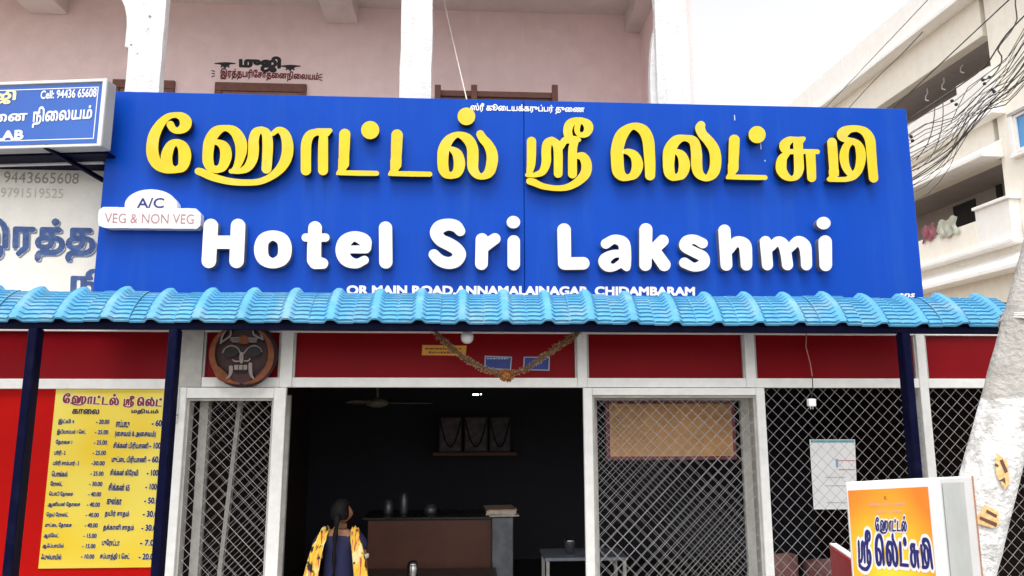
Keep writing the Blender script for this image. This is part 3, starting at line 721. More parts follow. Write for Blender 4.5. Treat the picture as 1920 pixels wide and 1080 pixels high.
for i, (a, b, wd_) in enumerate(left):
    y = 785+19.42*i; x = 110-2.48*i; xr = 206-2.18*i; hh = 11.5
    write('dish_name', a, [(x, y), (x+wd_, y+.5), (x+wd_-1, y+hh+.5), (x-1, y+hh)], mp_, NF, M_nb, MN, bold=.05, halo=M_halo, halow=.045, res=60)
    write('price', b, [(xr-25, y+1), (xr, y+1.5), (xr-1, y+hh-1), (xr-26, y+hh-1.5)], mp_, NF, M_nb, MN, bold=.05, halo=M_halo, halow=.045, res=60)
right = [(786, 218, 26, 'சாப்பாடு', '- 60.00'), (806, 216, 77, '(ைசவம் & அைசவம்)', ''), (828, 213, 66, 'சிக்கன் பிரியாணி', '- 100.00'), (854, 210, 65, 'முட்ைட பிரியாணி', '- 60.00'), (879, 207, 53, 'சிக்கன் கிேரவி', '- 100.00'), (905, 204, 40, 'சிக்கன் 65', '- 100.00'),
         (931, 201, 28, 'குஸ்கா', '- 50.00'), (956, 197, 46, 'தயிர் சாதம்', '- 30.00'), (982, 194, 58, 'தக்காளி சாதம்', '- 30.00'), (1010, 192, 33, 'புேராட்டா', '- 7.00'), (1036, 188, 56, 'சப்பாத்தி 1 ெசட்', '- 20.00')]
for y, x, wd_, a, b in right:
    hh = 15; write('dish_name', a, [(x, y), (x+wd_, y+1), (x+wd_-1, y+hh+1), (x-1, y+hh)], mp_, NF, M_nb, MN, bold=.05, halo=M_halo, halow=.045, res=60)
    if b:
        xr = x+68+(12 if '100' in b else 3)
        xr = 285-(y-786)*.098
        write('price', b, [(xr, y+1), (xr+34, y+1.5), (xr+33, y+hh-1), (xr-1, y+hh-1.5)], mp_, NF, M_nb, MN, bold=.05, halo=M_halo, halow=.045, res=60)

# ------------------------------------------------------------------ laboratory sign
a7 = rad(7.5); LN = np.array([-math.sin(a7), -math.cos(a7), 0]); LU = np.array([math.cos(a7), -math.sin(a7), 0])
LP = P(205.8, 147.7, -.52)
tr_ = LP; br_ = PP(186.4, 274.5, LP, LN); tr_ = np.array([(tr_[0]+br_[0])/2, (tr_[1]+br_[1])/2, tr_[2]]); br_ = np.array([tr_[0], tr_[1], br_[2]])
LBW, LBD = 2.6, .11
LB = thing('laboratory_signboard', 'blue laboratory signboard with white border and phone number on a steel bracket', 'signboard', tuple(tr_-LU*LBW/2-np.array([0, 0, tr_[2]-br_[2]])))
def lbox(s0, s1, o0, o1, z0, z1):   # s: metres left of the right edge, o: outwards from the face
    f = lambda s, o, z: tuple(tr_-LU*s+LN*o+np.array([0, 0, z-tr_[2]]))
    return [f(s1, o1, z0), f(s0, o1, z0), f(s0, o0, z0), f(s1, o0, z0), f(s1, o1, z1), f(s0, o1, z1), f(s0, o0, z1), f(s1, o0, z1)]
zb, zt = br_[2], tr_[2]
M_lside = mat('sign_box_grey', (.42,.42,.40), .6, var=.15, dirt=.4, dirtcol=(.22,.2,.18), dscale=6)
MB().hexa(lbox(0, LBW, -LBD, -.004, zb+.002, zt-.002)).build('box', M_lside, LB, bevel=.006)
M_lblue = mat('lab_blue', (.018, .10, .44), .35, var=.12, scale=1.2, dirt=.2, dirtcol=(.05,.2,.55), dscale=1.5)
fw = .030
MB().hexa(lbox(fw, LBW-fw, -.004, .0, zb+fw, zt-fw)).build('face', M_lblue, LB)
for q in (lbox(0, fw, -.004, .012, zb, zt), lbox(LBW-fw, LBW, -.004, .012, zb, zt), lbox(fw, LBW-fw, -.004, .011, zb, zb+fw*.55), lbox(fw, LBW-fw, -.004, .011, zt-fw*.75, zt)):
    MB().hexa(q).build('border', M_white, LB, bevel=.003)
for q in (lbox(.062, LBW-.062, .0, .0015, zb+.058, zb+.064), lbox(.062, LBW-.062, .0, .0015, zt-.064, zt-.058), lbox(.062, .068, .0, .0015, zb+.0645, zt-.0645)):
    MB().hexa(q).build('line', M_wpaint, LB)
lp = tr_+LN*.0012
M_ly = mat('pale_yellow_print', (.85,.80,.40), .5, var=.1)
write('lettering', 'Cell: 94436 65608', [(77, 170), (182, 165), (181, 182), (76, 186)], lp, LN, M_wpaint, LB, bold=.03)
write('lettering', 'முஜி', [(-62, 172), (32, 168), (29, 195), (-65, 198)], lp, LN, M_ly, LB, bold=.045)
write('lettering', 'நிைலயம்', [(63, 200), (175, 196), (171, 232), (60, 240)], lp, LN, M_wpaint, LB, bold=.035)
write('lettering', 'பரிேசாதைன', [(-150, 214), (53, 205), (50, 234), (-152, 243)], lp, LN, M_wpaint, LB, bold=.035)
write('lettering', 'LAB', [(-9, 246), (45, 243), (44, 262), (-10, 265)], lp, LN, M_wpaint, LB, bold=.05)
MB().hexa(lbox(.03, LBW, -.50, -.112, zb-.012, zb+.006)).build('bracket', M_navyp, LB, bevel=.003)  # dark bracket plate; shadow of the gap under the sign put into its colour
MB().hexa(lbox(.16, LBW, -.30, -.27, zb-.024, zb-.013)).build('bracket_strip', M_white, LB)
for s in (.42, 1.5, 2.3):
    MB().bar(tr_-LU*s+LN*.0-np.array([0,0,zt-zb-.01]), np.array([(tr_-LU*(s-.2))[0], .0, zb-.09]), .028, .028).build('stay', M_navyp, LB)

# ------------------------------------------------------------------ standing light box by the road
b0, b1, b2 = P(1584, 904, -2.35), P(1760, 896, -2.6), P(1822, 892, -2.25); b3 = b0+b2-b1
SZT, SZB = 1.785, .16
ST = thing('standing_sign_box', 'white standing sign box with orange and yellow hotel print beside the leaning pole', 'sign', (float(b1[0]), float(b1[1]), 0))
def zz(p, z): return (p[0], p[1], z)
MB().hexa([zz(b0, SZB), zz(b1, SZB), zz(b2, SZB), zz(b3, SZB), zz(b0, b0[2]), zz(b1, b1[2]), zz(b2, b2[2]), zz(b3, b3[2])]).build('box', M_white, ST, bevel=.006)
fu = (b1-b0)*np.array([1,1,0]); fu /= np.linalg.norm(fu); fn_ = np.array([fu[1], -fu[0], 0])
su = (b2-b1)*np.array([1,1,0]); su /= np.linalg.norm(su); sn_ = np.array([su[1], -su[0], 0])
def on_plane_quad(qpx, pt, n, lift): return [tuple(PP(x, y, pt, n)+n*lift) for x, y in qpx]
def printed():
    m = bpy.data.materials.new('orange_print'); m.use_nodes = True; n, l = m.node_tree.nodes, m.node_tree.links; b = n['Principled BSDF']; b.inputs['Roughness'].default_value = .45
    tc = n.new('ShaderNodeTexCoord'); mp = n.new('ShaderNodeMapping'); mp.inputs['Location'].default_value = (.17, -.13, -.735); mp.inputs['Scale'].default_value = (1.0, 1.0, .55)
    ln = n.new('ShaderNodeVectorMath'); ln.operation = 'LENGTH'; ns = n.new('ShaderNodeTexNoise'); ns.inputs['Scale'].default_value = 5
    ad = n.new('ShaderNodeMath'); ad.operation = 'MULTIPLY_ADD'; ad.inputs[1].default_value = .12
    r = n.new('ShaderNodeValToRGB'); e = r.color_ramp.elements; e[0].position = .05; e[0].color = (.85,.72,.04,1); e[1].position = .30; e[1].color = (.78,.20,.012,1)
    k = e.new(.17); k.color = (.85,.50,.02,1)
    l.new(tc.outputs['Object'], mp.inputs['Vector']); l.new(mp.outputs[0], ln.inputs[0]); l.new(tc.outputs['Object'], ns.inputs['Vector'])
    l.new(ns.outputs['Fac'], ad.inputs[0]); l.new(ln.outputs['Value'], ad.inputs[2]); l.new(ad.outputs[0], r.inputs['Fac']); l.new(r.outputs[0], b.inputs['Base Color'])
    return m
def fpt(s, z, lift): p = b0+(b1-b0)*s; return (p[0]+fn_[0]*lift, p[1]+fn_[1]*lift, z)
zt0 = float(b0[2])-.028; zt1 = float(b1[2])-.028
mk('print_panel', [fpt(.03, SZB+.03, .003), fpt(.885, SZB+.03, .003), fpt(.885, zt1-.010, .003), fpt(.03, zt0-.008, .003)], [(0,1,2,3)], printed(), ST)
def spt(s, z, lift): p = b1+(b2-b1)*s; return (p[0]+sn_[0]*lift, p[1]+sn_[1]*lift, z)
mk('side_panel', [spt(.06, SZB+.03, .003), spt(.70, SZB+.03, .003), spt(.70, float(b2[2])-.02, .003), spt(.06, float(b1[2])-.022, .003)], [(0,1,2,3)], mat('grey_plastic_sheet', (.52,.55,.54), .4, var=.08, dirt=.25, dirtcol=(.7,.7,.7), dscale=7), ST)
MB().add([spt(1.0, SZB, .0), spt(1.0, float(b2[2]), .0), spt(1.0, float(b2[2]), .006), spt(1.0, SZB, .006), spt(.985, SZB, .0), spt(.985, float(b2[2]), .0), spt(.985, float(b2[2]), .006), spt(.985, SZB, .006)], [(0,1,2,3),(4,7,6,5),(0,4,5,1),(3,2,6,7),(0,3,7,4),(1,5,6,2)]).build('edge_strip', mat('rust_edge', (.42,.22,.14), .7, var=.2), ST)
for p in (b0, b1, b2, b3):
    q = p*.9+((b0+b2)/2)*.1; MB().box(q[0]-.018, q[0]+.018, q[1]-.018, q[1]+.018, -.02, SZB+.002).build('leg', M_alu, ST)
pt_ = np.array([b0[0], b0[1], 1.5])+fn_*.0035
M_npr = mat('navy_vinyl', (.012,.010,.13), .45, var=.1)
i_h = [0, 1, 2, 3, 4, 5, 6, 7]; i_l = [8, 9, 10, 11, 12, 13, 14]
for idx, quad, gw in ((i_h, [(1640, 968), (1701, 967), (1700, 999), (1642, 1001)], 9), (i_l, [(1607, 993), (1744, 1001), (1751, 1076), (1610, 1069)], 9)):
    L = px_loops(idx); fq = fit_quad(L, quad, pt_, fn_)
    plate('title_outline', grown_loops(idx, gw+5), fq, M_white, ST, lift=.0008); plate('title', grown_loops(idx, 2.2), fq, M_npr, ST, lift=.002)
M_pal = mat('pale_mauve_print', (.62,.42,.42), .5, var=.1)
write('small_lettering', 'ஸ்ரீகூைடயக்கருப்பர் துைண', [(1630, 942), (1697, 940), (1697, 949), (1631, 952)], pt_, fn_, M_pal, ST, bold=.0)
write('small_lettering', 'ஸ்ரீகருப்பர் துைண', [(1642, 956), (1692, 955), (1692, 963), (1643, 964)], pt_, fn_, M_pal, ST, bold=.0)
write('small_lettering', 'உ', [(1658, 930), (1664, 930), (1664, 936), (1658, 936)], pt_, fn_, M_dred, ST, bold=.0)

# red cabinet whose corner shows behind the box
r0, r1 = P(1555, 1018, -.95), P(1606, 1031, -1.55); rb = r1-r0; rb[2] = 0
RC = thing('red_board', 'dark red upright board with white top edge in front of the wire mesh', 'board', (float(r0[0]), float(r0[1]), 0))
ro = np.array([rb[1], -rb[0], 0]); ro = -ro/np.linalg.norm(ro)*.045; ro = -ro if ro[0] < 0 else ro
zc = float(r0[2])
c = [r0, r1, r1+ro, r0+ro]
M_cab = mat('cabinet_red', (.34,.016,.02), .4, var=.12, dirt=.25, dirtcol=(.4,.3,.28), dscale=9)
MB().hexa([zz(p, .0) for p in c]+[zz(p, zc-.03) for p in c]).build('body', M_cab, RC, bevel=.006)
MB().hexa([zz(p, zc-.029) for p in c]+[zz(p, zc-.012) for p in c]).build('trim', mat('cabinet_trim', (.6,.03,.03), .4), RC, bevel=.004)
MB().hexa([zz(p, zc-.0115) for p in c]+[zz(p, zc) for p in c]).build('top', M_white, RC, bevel=.003)

# ------------------------------------------------------------------ leaning concrete pole
pa, pb = P(1817, 1040, -1.85), P(1951, 520, -1.85); ax = (pb-pa)/np.linalg.norm(pb-pa)
base = pa-ax*(pa[2]+.1)/ax[2]; Ltot = 7.2
pn = CAM-pa; pn = pn-ax*np.dot(pn, ax); pn[0] += 0; pn /= np.linalg.norm(pn); ps = np.cross(ax, pn)
UP = thing('utility_pole', 'leaning concrete utility pole whitewashed at the bottom with torn orange stickers', 'pole', tuple(base))
def polemat():
    m = mat('pole_concrete', (.42,.40,.37), .92, var=.22, scale=9, bump=.8, bscale=38, dirt=.5, dirtcol=(.22,.2,.18), dscale=6)
    n, l = m.node_tree.nodes, m.node_tree.links; b = n['Principled BSDF']; old = b.inputs['Base Color'].links[0].from_socket
    tc = n.new('ShaderNodeTexCoord'); sx = n.new('ShaderNodeSeparateXYZ'); l.new(tc.outputs['Object'], sx.inputs[0])
    ns = n.new('ShaderNodeTexNoise'); ns.inputs['Scale'].default_value = 7; ns.inputs['Detail'].default_value = 8; ns.inputs['Roughness'].default_value = .75; l.new(tc.outputs['Object'], ns.inputs['Vector'])
    zb_ = float(P(1885, 748, -1.95)[2]-base[2])
    a = n.new('ShaderNodeMath'); a.operation = 'MULTIPLY_ADD'; a.inputs[1].default_value = .10; l.new(ns.outputs['Fac'], a.inputs[0]); l.new(sx.outputs['Z'], a.inputs[2])
    mr = n.new('ShaderNodeMapRange'); mr.inputs['From Min'].default_value = zb_+.045; mr.inputs['From Max'].default_value = zb_+.06; l.new(a.outputs[0], mr.inputs['Value'])
    wh = n.new('ShaderNodeMapRange'); wh.inputs['From Min'].default_value = .48; wh.inputs['From Max'].default_value = .64; wh.inputs['To Min'].default_value = 1.0; wh.inputs['To Max'].default_value = .0; l.new(ns.outputs['Fac'], wh.inputs['Value'])
    lime = n.new('ShaderNodeMix'); lime.data_type = 'RGBA'; lime.inputs['A'].default_value = (.40,.385,.365,1); lime.inputs['B'].default_value = (.74,.735,.725,1); l.new(wh.outputs[0], lime.inputs['Factor'])
    mx = n.new('ShaderNodeMix'); mx.data_type = 'RGBA'; l.new(mr.outputs[0], mx.inputs['Factor']); l.new(lime.outputs['Result'], mx.inputs['A']); l.new(old, mx.inputs['B'])
    l.new(mx.outputs['Result'], b.inputs['Base Color']); return m
vs_ = []; fs_ = []; NR = 90
sec = [(-1,-.55),(-.8,-.9),(-.35,-1),(.35,-1),(.8,-.9),(1,-.55),(1,.0),(1,.55),(.8,1),(0,1),(-.8,1),(-1,.55)]
for i in range(NR+1):
    t = Ltot*i/NR; wv = .144-.008*t; c_ = base+ax*t
    for s_, d_ in sec:
        vs_.append(c_+ps*s_*wv*(1+rng.normal(0, .012))-pn*(-d_)*(-1)*wv*.9*(1+rng.normal(0, .012))*(-1))
k_ = len(sec); fs_ = [(i*k_+j, i*k_+(j+1) % k_, (i+1)*k_+(j+1) % k_, (i+1)*k_+j) for i in range(NR) for j in range(k_)]
fs_ += [tuple(range(k_)), tuple(NR*k_+j for j in range(k_))]
mk('pole', vs_, fs_, polemat(), UP, smooth=True)
pfront = pa+pn*(.152-.009*2)*.9*1.0+pn*.012
M_stk = mat('orange_sticker', (.72,.42,.17), .7, var=.35, scale=60, dirt=.5, dirtcol=(.72,.66,.58), dscale=22); M_stkd = mat('sticker_ink', (.10,.035,.02), .6, var=.3)
for q in ([(1868,848),(1889,866),(1893,905),(1884,918),(1868,890),(1866,868)], [(1833,968),(1846,946),(1872,958),(1874,983),(1862,990),(1833,982)]):
    loop = [tuple(PP(x, y, pfront, pn)) for x, y in q]; MB().prism(loop, tuple(-pn*.004)).build('sticker', M_stk, UP)
inks = ([(1874,863),(1880,861),(1890,884),(1884,887)], [(1866,868),(1873,872),(1871,876),(1865,873)], [(1872,902),(1884,895),(1886,908),(1880,902)], [(1838,968),(1870,981),(1868,988),(1836,973)], [(1850,955),(1870,966),(1868,971),(1849,961)])
for q in inks:
    mk('sticker_ink', [tuple(PP(x, y, pfront+pn*.002, pn)) for x, y in q], [(0,1,2,3)], M_stkd, UP)
for dz in (0, .035, .06):
    c_ = base+ax*((P(1900, 617, -1.85)[2]-base[2])/ax[2]+dz); wv = .145-.009*2.6
    pts = [c_+ps*math.cos(t)*wv*1.1+pn*math.sin(t)*wv*1.04+ax*.02*math.sin(t+dz*40) for t in np.linspace(0, 2*math.pi, 25)]
    MB().tube(pts, .006, 6).build('binding_wire', mat('binding_wire', (.62,.6,.56), .6), UP)

# ------------------------------------------------------------------ neighbouring cream building seen obliquely
Ed = ray(800, 785); Ed = np.array([Ed[0], Ed[1], 0]); Ed /= np.linalg.norm(Ed)
Q0 = ray(1870, 785); Q0 = CAM+Q0/np.dot(Q0, AX_F)*16.8; Q0[2] = 0
On = np.array([-Ed[1], Ed[0], 0]);  On = On if On[0] < 0 else -On      # outwards, to the street
def PF(px, py, off=0.0):
    p = PP(px, py, Q0+On*off, On); return float(np.dot(p-Q0, Ed)), float(p[2])
CB = thing('cream_apartment_building', 'cream three storey building with long balconies and tangled cables in front', 'building', tuple(Q0))
def cbox(s0, s1, o0, o1, z0, z1):
    f = lambda s, o, z: tuple(Q0+Ed*s+On*o+np.array([0, 0, z]))
    return [f(s0, o0, z0), f(s1, o0, z0), f(s1, o1, z0), f(s0, o1, z0), f(s0, o0, z1), f(s1, o0, z1), f(s1, o1, z1), f(s0, o1, z1)]
M_cb = mat('cream_stucco', (.92,.87,.78), .9, var=.04, bump=.2, dirt=.2, dirtcol=(.62,.54,.44), dscale=.8, streak=True)
M_cbw = mat('white_band', (.90,.88,.85), .9, var=.04, dirt=.25, dirtcol=(.6,.57,.53), dscale=.8, streak=True)
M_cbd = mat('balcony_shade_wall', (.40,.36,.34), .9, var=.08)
SF, SN = 16.0, -9.0            # far and near ends
s3, z3t = PF(1842, 67); _, z3p = PF(1847, 128, .25); s3b, z3b = PF(1863, 207, .25)
s2, z2t = PF(1877, 297); _, z2p = PF(1885, 375, .25); s2b, z2b = PF(1900, 447, .25)
_, zr = PF(1725, 0); _, zc_ = PF(1793, 0, .3); _, zch = PF(1870, 245, .45); _, zl = PF(1905, 502)
def cb(name, *a, m=M_cb, bev=.01, par=None): return MB().hexa(cbox(*a)).build(name, m, par or CB, bevel=bev)
cb('wall', SN, min(s3, s2)-.001, -.3, 0, 0, zr-.2)                       # solid near end
cb('wall', s3, SF, -.3, .0, z3t, zr-.2); cb('wall', s3, SF, -.3, .0, z2t, z3b+.05); cb('wall', s2, SF, -.3, 0, 0, z2b)
cb('roof_parapet', SN, SF, -.3, .28, zc_+.002, zr, m=M_cbw); cb('cornice', SN, SF, -.0, .42, zc_-.12, zc_, m=M_cbw)
cb('roof_slab', SN, SF, -6, -.301, zr-.6, zr-.3)
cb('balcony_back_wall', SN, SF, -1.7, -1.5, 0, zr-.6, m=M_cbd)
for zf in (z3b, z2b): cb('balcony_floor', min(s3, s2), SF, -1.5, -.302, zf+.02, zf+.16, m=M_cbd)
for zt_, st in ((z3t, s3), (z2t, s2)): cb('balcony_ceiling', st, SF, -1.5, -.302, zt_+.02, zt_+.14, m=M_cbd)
cb('balcony_end_wall', s3-.12, s3-.002, -1.5, -.302, z3b+.17, z3t, m=M_cb); cb('balcony_end_wall', s2-.12, s2-.002, -1.5, -.302, z2b+.17, z2t, m=M_cb)
step3 = PF(1793, 172, .25)[0]; step2 = PF(1828, 404, .25)[0]
cb('balcony_parapet', s3b, step3, .002, .25, z3b, z3p, m=M_cbw); cb('balcony_parapet', step3+.001, SF, .002, .25, z3b, PF(1760, 198, .25)[1], m=M_cbw)
cb('balcony_parapet', s2b, step2, .002, .25, z2b, z2p, m=M_cbw); cb('balcony_parapet', step2+.001, SF, .002, .25, z2b, PF(1760, 439, .25)[1], m=M_cb)
cb('coping', s2b-.05, step2, -.02, .33, z2p+.001, z2p+.07, m=M_cbw); cb('ledge', s2b-.1, SF, .0, .36, z2b-.09, z2b-.002, m=M_cbw); cb('ledge', s3b-.05, SF, .0, .33, z3b-.08, z3b-.002, m=M_cbw)
for st, za, zb2 in ((s2-.1, zch, z2t), ):
    f = lambda s, o, z: tuple(Q0+Ed*s+On*o+np.array([0, 0, z]))
    MB().add([f(st, .0, za), f(st, .55, zb2+.10), f(st, .55, zb2), f(st, .0, zb2), f(SF, .0, za), f(SF, .55, zb2+.10), f(SF, .55, zb2), f(SF, .0, zb2)], [(0,1,2,3),(7,6,5,4),(0,4,5,1),(1,5,6,2),(2,6,7,3),(3,7,4,0)]).build('sunshade', M_cbw, CB, bevel=.01)
MB().add([f(s2-.9, .0, zl+.35), f(s2-.9, .5, zl), f(s2-.9, .5, zl-.1), f(s2-.9, .0, zl-.1), f(SF, .0, zl+.35), f(SF, .5, zl), f(SF, .5, zl-.1), f(SF, .0, zl-.1)], [(0,1,2,3),(7,6,5,4),(0,4,5,1),(1,5,6,2),(2,6,7,3),(3,7,4,0)]).build('sunshade', M_cbw, CB, bevel=.01)
ws, wz1 = PF(1903, 218); _, wz0 = PF(1910, 286); we = ws-1.25
wn = MB().hexa(cbox(we, ws, .002, .02, wz0, wz1)).build('window', mat('window_glass', (.05,.28,.62), .12, var=.15, scale=1.5, spec=.8), CB)
for a in ((we, ws, .021, .06, wz1-.06, wz1), (we, ws, .021, .06, wz0, wz0+.06), (ws-.07, ws, .021, .06, wz0+.061, wz1-.061), (we, we+.07, .021, .06, wz0+.061, wz1-.061), ((we+ws)/2-.03, (we+ws)/2+.03, .021, .055, wz0+.061, wz1-.061)):
    cb('frame', *a, m=M_cbw, par=wn, bev=.004)
cb('window_surround', we-.12, ws+.12, .003, .10, wz1+.003, wz1+.08, m=mat('grey_cement', (.42,.40,.38), .9), bev=.005, par=wn)
cb('window_surround', ws+.003, ws+.11, .003, .10, wz0-.05, wz1+.002, m=M_cbw, bev=.005, par=wn); cb('sill', we-.1, ws+.12, .003, .14, wz0-.12, wz0-.052, m=M_cbw, bev=.005, par=wn)
zz2 = PF(1907, 425)[1]; cb('band', SN, s2b-.11, .002, .10, zz2-.14, zz2+.14, m=M_cbw)
cb('door', PF(1870, 360, -1.5)[0], PF(1880, 360, -1.5)[0], -1.499, -1.46, z2b+.17, PF(1875, 345, -1.5)[1], m=mat('dark_doorway', (.02,.02,.022), .8), bev=0)
cb('door', PF(1790, 400, -1.5)[0], PF(1832, 400, -1.5)[0], -1.499, -1.46, z2b+.17, PF(1815, 378, -1.5)[1], m=MATS['dark_doorway'], bev=0)
for i, (px, py) in enumerate(((1740, 183), (1771, 162), (1806, 130))):        # curled hooks on the balcony ceiling
    s_, z_ = PF(px, py, -.6); p0 = Q0+Ed*s_+On*(-.6)
    MB().tube([p0+np.array([0,0,z3t-z_+z_]), p0+np.array([0,0,z_+.12]), p0+Ed*.08+np.array([0,0,z_+.08]), p0+Ed*.1+np.array([0,0,z_-.02]), p0-Ed*.02+np.array([0,0,z_-.1])], .018, 6).build('hanging_hook', M_cbw, CB)
# washing on the balcony rail
def cloth(label, cat, pxs, col, off, seed):
    r = np.random.default_rng(seed); n, k = 14, 8; s0, _ = PF(pxs[0], pxs[2], off); s1, _ = PF(pxs[1], pxs[2], off)
    zt_ = PF(pxs[0], pxs[2], off)[1]; zb_ = PF(pxs[0], pxs[3], off)[1]; vs = []; ph = r.uniform(0, 6)
    for i in range(n+1):
        s_ = s0+(s1-s0)*i/n
        for j in range(k+1):
            t = j/k; o = off+.03*math.sin(i*1.3+ph)*t+.008*math.sin(i*2.9+j)
            vs.append(tuple(Q0+Ed*(s_+.05*math.sin(j*.9+ph))+On*o+np.array([0, 0, zt_+(zb_-zt_)*t+.04*math.sin(i*.8+ph)])))
    fs = [(i*(k+1)+j, (i+1)*(k+1)+j, (i+1)*(k+1)+j+1, i*(k+1)+j+1) for i in range(n) for j in range(k)]
    o = mk('hanging_cloth', vs, fs, col, None, smooth=True, loc=vs[0]); tag(o, label, cat)
cloth('dusty pink cloth drying over the cream balcony wall', 'laundry', (1752, 1727, 418, 447), mat('pink_cloth', (.30,.10,.13), .9, var=.35, scale=6), .30, 3)
cloth('pale green cloth drying over the cream balcony wall', 'laundry', (1792, 1755, 404, 438), mat('green_cloth', (.46,.47,.38), .9, var=.3, scale=6), .31, 5)

# ------------------------------------------------------------------ overhead cables
M_cab_ = mat('cable_black', (.05,.045,.045), .6, var=.3, scale=3)
GRP = 'tangled service cables by the cream building'
def cable(pts, Y0, Y1, r, label, name='overhead_cable', group=GRP):
    n = len(pts); w3 = [(*P(x, y, Y0+(Y1-Y0)*i/(n-1)), r) for i, (x, y) in enumerate(pts)]
    c = np.array([catmull([(p[0], p[1], p[2]) for p in w3], .25)])[0]
    o = MB().tube(c, r, 5).build(name, M_cab_, None, smooth=True, loc=c[0]); tag(o, label, 'cable', group)
rr = random.Random(4); lab = 'thin black cable sagging past the cream building from right to signboard'
for i in range(13):
    t = i/12; y0 = 62+t*92+rr.uniform(-8, 8); y1 = 232+t*112+rr.uniform(-8, 8); xm = 1852+rr.uniform(-14, 14); ym = 148+t*58+rr.uniform(-12, 12)
    cable([(1985, y0-52), (1925, y0), (1892, (y0+ym)/2+6), (xm, ym), (1790, (ym+y1)/2+10+rr.uniform(-4, 6)), (1735, y1-12), (1690, y1+18)], 2.6+.1*i, 4.4+.1*i, .0045+.002*rr.random(), lab)
lab2 = 'slender black cable drooping in a flat curve across the cream balcony fronts'
for i in range(10):
    t = i/9; y0 = 40+t*120+rr.uniform(-10, 10); y1 = 262+t*105+rr.uniform(-8, 8); xm = 1836+rr.uniform(-22, 22); ym = 170+t*62+rr.uniform(-14, 14)
    cable([(1990, y0-50), (1925, y0), (1885, (y0+ym)/2+10), (xm, ym), (1782, (ym+y1)/2+8+rr.uniform(-4, 8)), (1738, y1-8), (1690, y1+14)], 3.2+.1*i, 5.0+.1*i, .004+.002*rr.random(), lab2)
cable([(1990, -40), (1912, 38), (1886, 66), (1872, 86), (1856, 112), (1843, 128), (1800, 160), (1690, 232)], 2.5, 4, .010, 'thick twisted cable bundle dropping from the upper right past balcony')
cable([(1960, 120), (1895, 168), (1861, 193), (1835, 217), (1810, 247), (1778, 289), (1735, 322), (1690, 350)], 2.5, 4, .010, 'heavy black cable bundle sagging low across the cream wall')
cable([(1960, 95), (1890, 160), (1858, 192), (1838, 222), (1800, 262), (1750, 300), (1690, 330)], 2.4, 4, .008, 'heavy black cable looping just above the low bundle')
cable([(1905, -60), (1904, 10), (1907, 36), (1895, 60), (1880, 78), (1871, 94), (1878, 105), (1876, 122), (1862, 142), (1845, 150)], 3, 3.1, .009, 'loose black cable hanging in a curl beside the upper balcony')
cable([(1753, 200), (1750, 232), (1740, 268), (1718, 300)], 3, 3.1, .006, 'short slack cable hanging below the upper balcony, bending left')
cable([(1768, 190), (1768, 225), (1760, 262), (1745, 296), (1720, 318)], 3, 3.1, .006, 'short slack cable hanging below the upper balcony in a long loop')
cable([(1900, -8), (1793, 92), (1675, 203), (1640, 235)], 3, 9, .010, 'straight thin wire running along the upper balcony edge')
cable([(1760, -22), (1695, 47), (1622, 124), (1553, 197), (1500, 250)], 3, 9, .006, 'straight thin wire running along the roof parapet')
cable([(1730, 60), (1690, 102), (1640, 150), (1590, 204), (1560, 232)], 3, 9, .007, 'straight thin wire crossing the wall under the cornice')
for i, (px, py) in enumerate(((1785, 189), (1793, 196), (1843, 150), (1855, 145), (1846, 157), (1860, 168), (1864, 172), (1708, 256), (1711, 264))):
    p = P(px, py, 3.1); o = MB().lathe((p[0], p[1], p[2]-.02), [(.006, 0), (.02, .008), (.022, .03), (.008, .042)], 8).build('cable_joint', M_black, None, smooth=True, loc=(p[0], p[1], p[2]-.02)); tag(o, 'small taped knot clinging to the tangled black cables', 'cable joint', 'taped cable joints')
pr_ = [P(832, -20, .9), P(832, 0, .85), P(850, 80, .5), P(875, 186, .02), P(880, 215, -.02)]
o = MB().tube(pr_, .0048, 6).build('hanging_rope', mat('rope_white', (.72,.66,.6), .9), None, loc=pr_[0]); tag(o, 'pale rope hanging from the verandah ceiling down behind the signboard', 'rope')

# ------------------------------------------------------------------ things on the shop front
# round demon-face charm
KY = -.10; KC = P(455, 664, KY); KR = .245
MK = thing('demon_face_charm', 'round dark demon face charm with fangs and orange flame rim', 'wall charm', (float(KC[0]), KY, float(KC[2])))
M_kd = mat('charm_dark', (.030,.007,.008), .55, var=.5, scale=20); M_ko = mat('charm_orange', (.17,.042,.008), .6, var=.45, scale=18); M_kw = mat('charm_white', (.22,.19,.18), .6, var=.2); M_kr = mat('charm_red', (.04,.005,.007), .5, var=.4, scale=16); M_kk = mat('charm_black', (.006,.006,.007), .4)
MB().lathe((KC[0], KY+.06, KC[2]), [(KR*.96, 0), (KR, .015), (KR, .035), (KR*.9, .055), (KR*.6, .068), (KR*.2, .073), (.001, .074)], 40, axis='y').build('disc', M_kd, MK, smooth=True)
ZK = 4.91
def kmap(x, y, h): p = P(320+x/ZK, 580+y/ZK, KY-.016); return (p[0], p[1]-h, p[2])
def kpl(name, shp, m, d=.008): return plate(name, shp.loops(.8, tol=.25), kmap, [m, m, m], MK, depth=d, rim=1.5)
ring = Shape()
for a0, a1, wmax in ((95, 238, 38), (-58, 85, 38), (232, 312, 22)):
    pts = []
    for t in np.linspace(0, 1, 9):
        a = rad(a0+(a1-a0)*t); pts.append((655+272*math.cos(a), 415+270*math.sin(a), 14+wmax*math.sin(math.pi*t)))
    ring.st(*pts)
kpl('flame_rim', ring, M_ko, .010)
kpl('cheek', Shape().st((430,560,70),(470,610,90),(530,650,60)), M_ko, .006); kpl('cheek', Shape().st((880,560,60),(840,610,80),(790,650,50)), M_kr, .006)
kpl('mouth', Shape().st((560,560,30),(590,620,60),(650,640,90),(720,620,60),(750,560,30)), M_kr, .005)
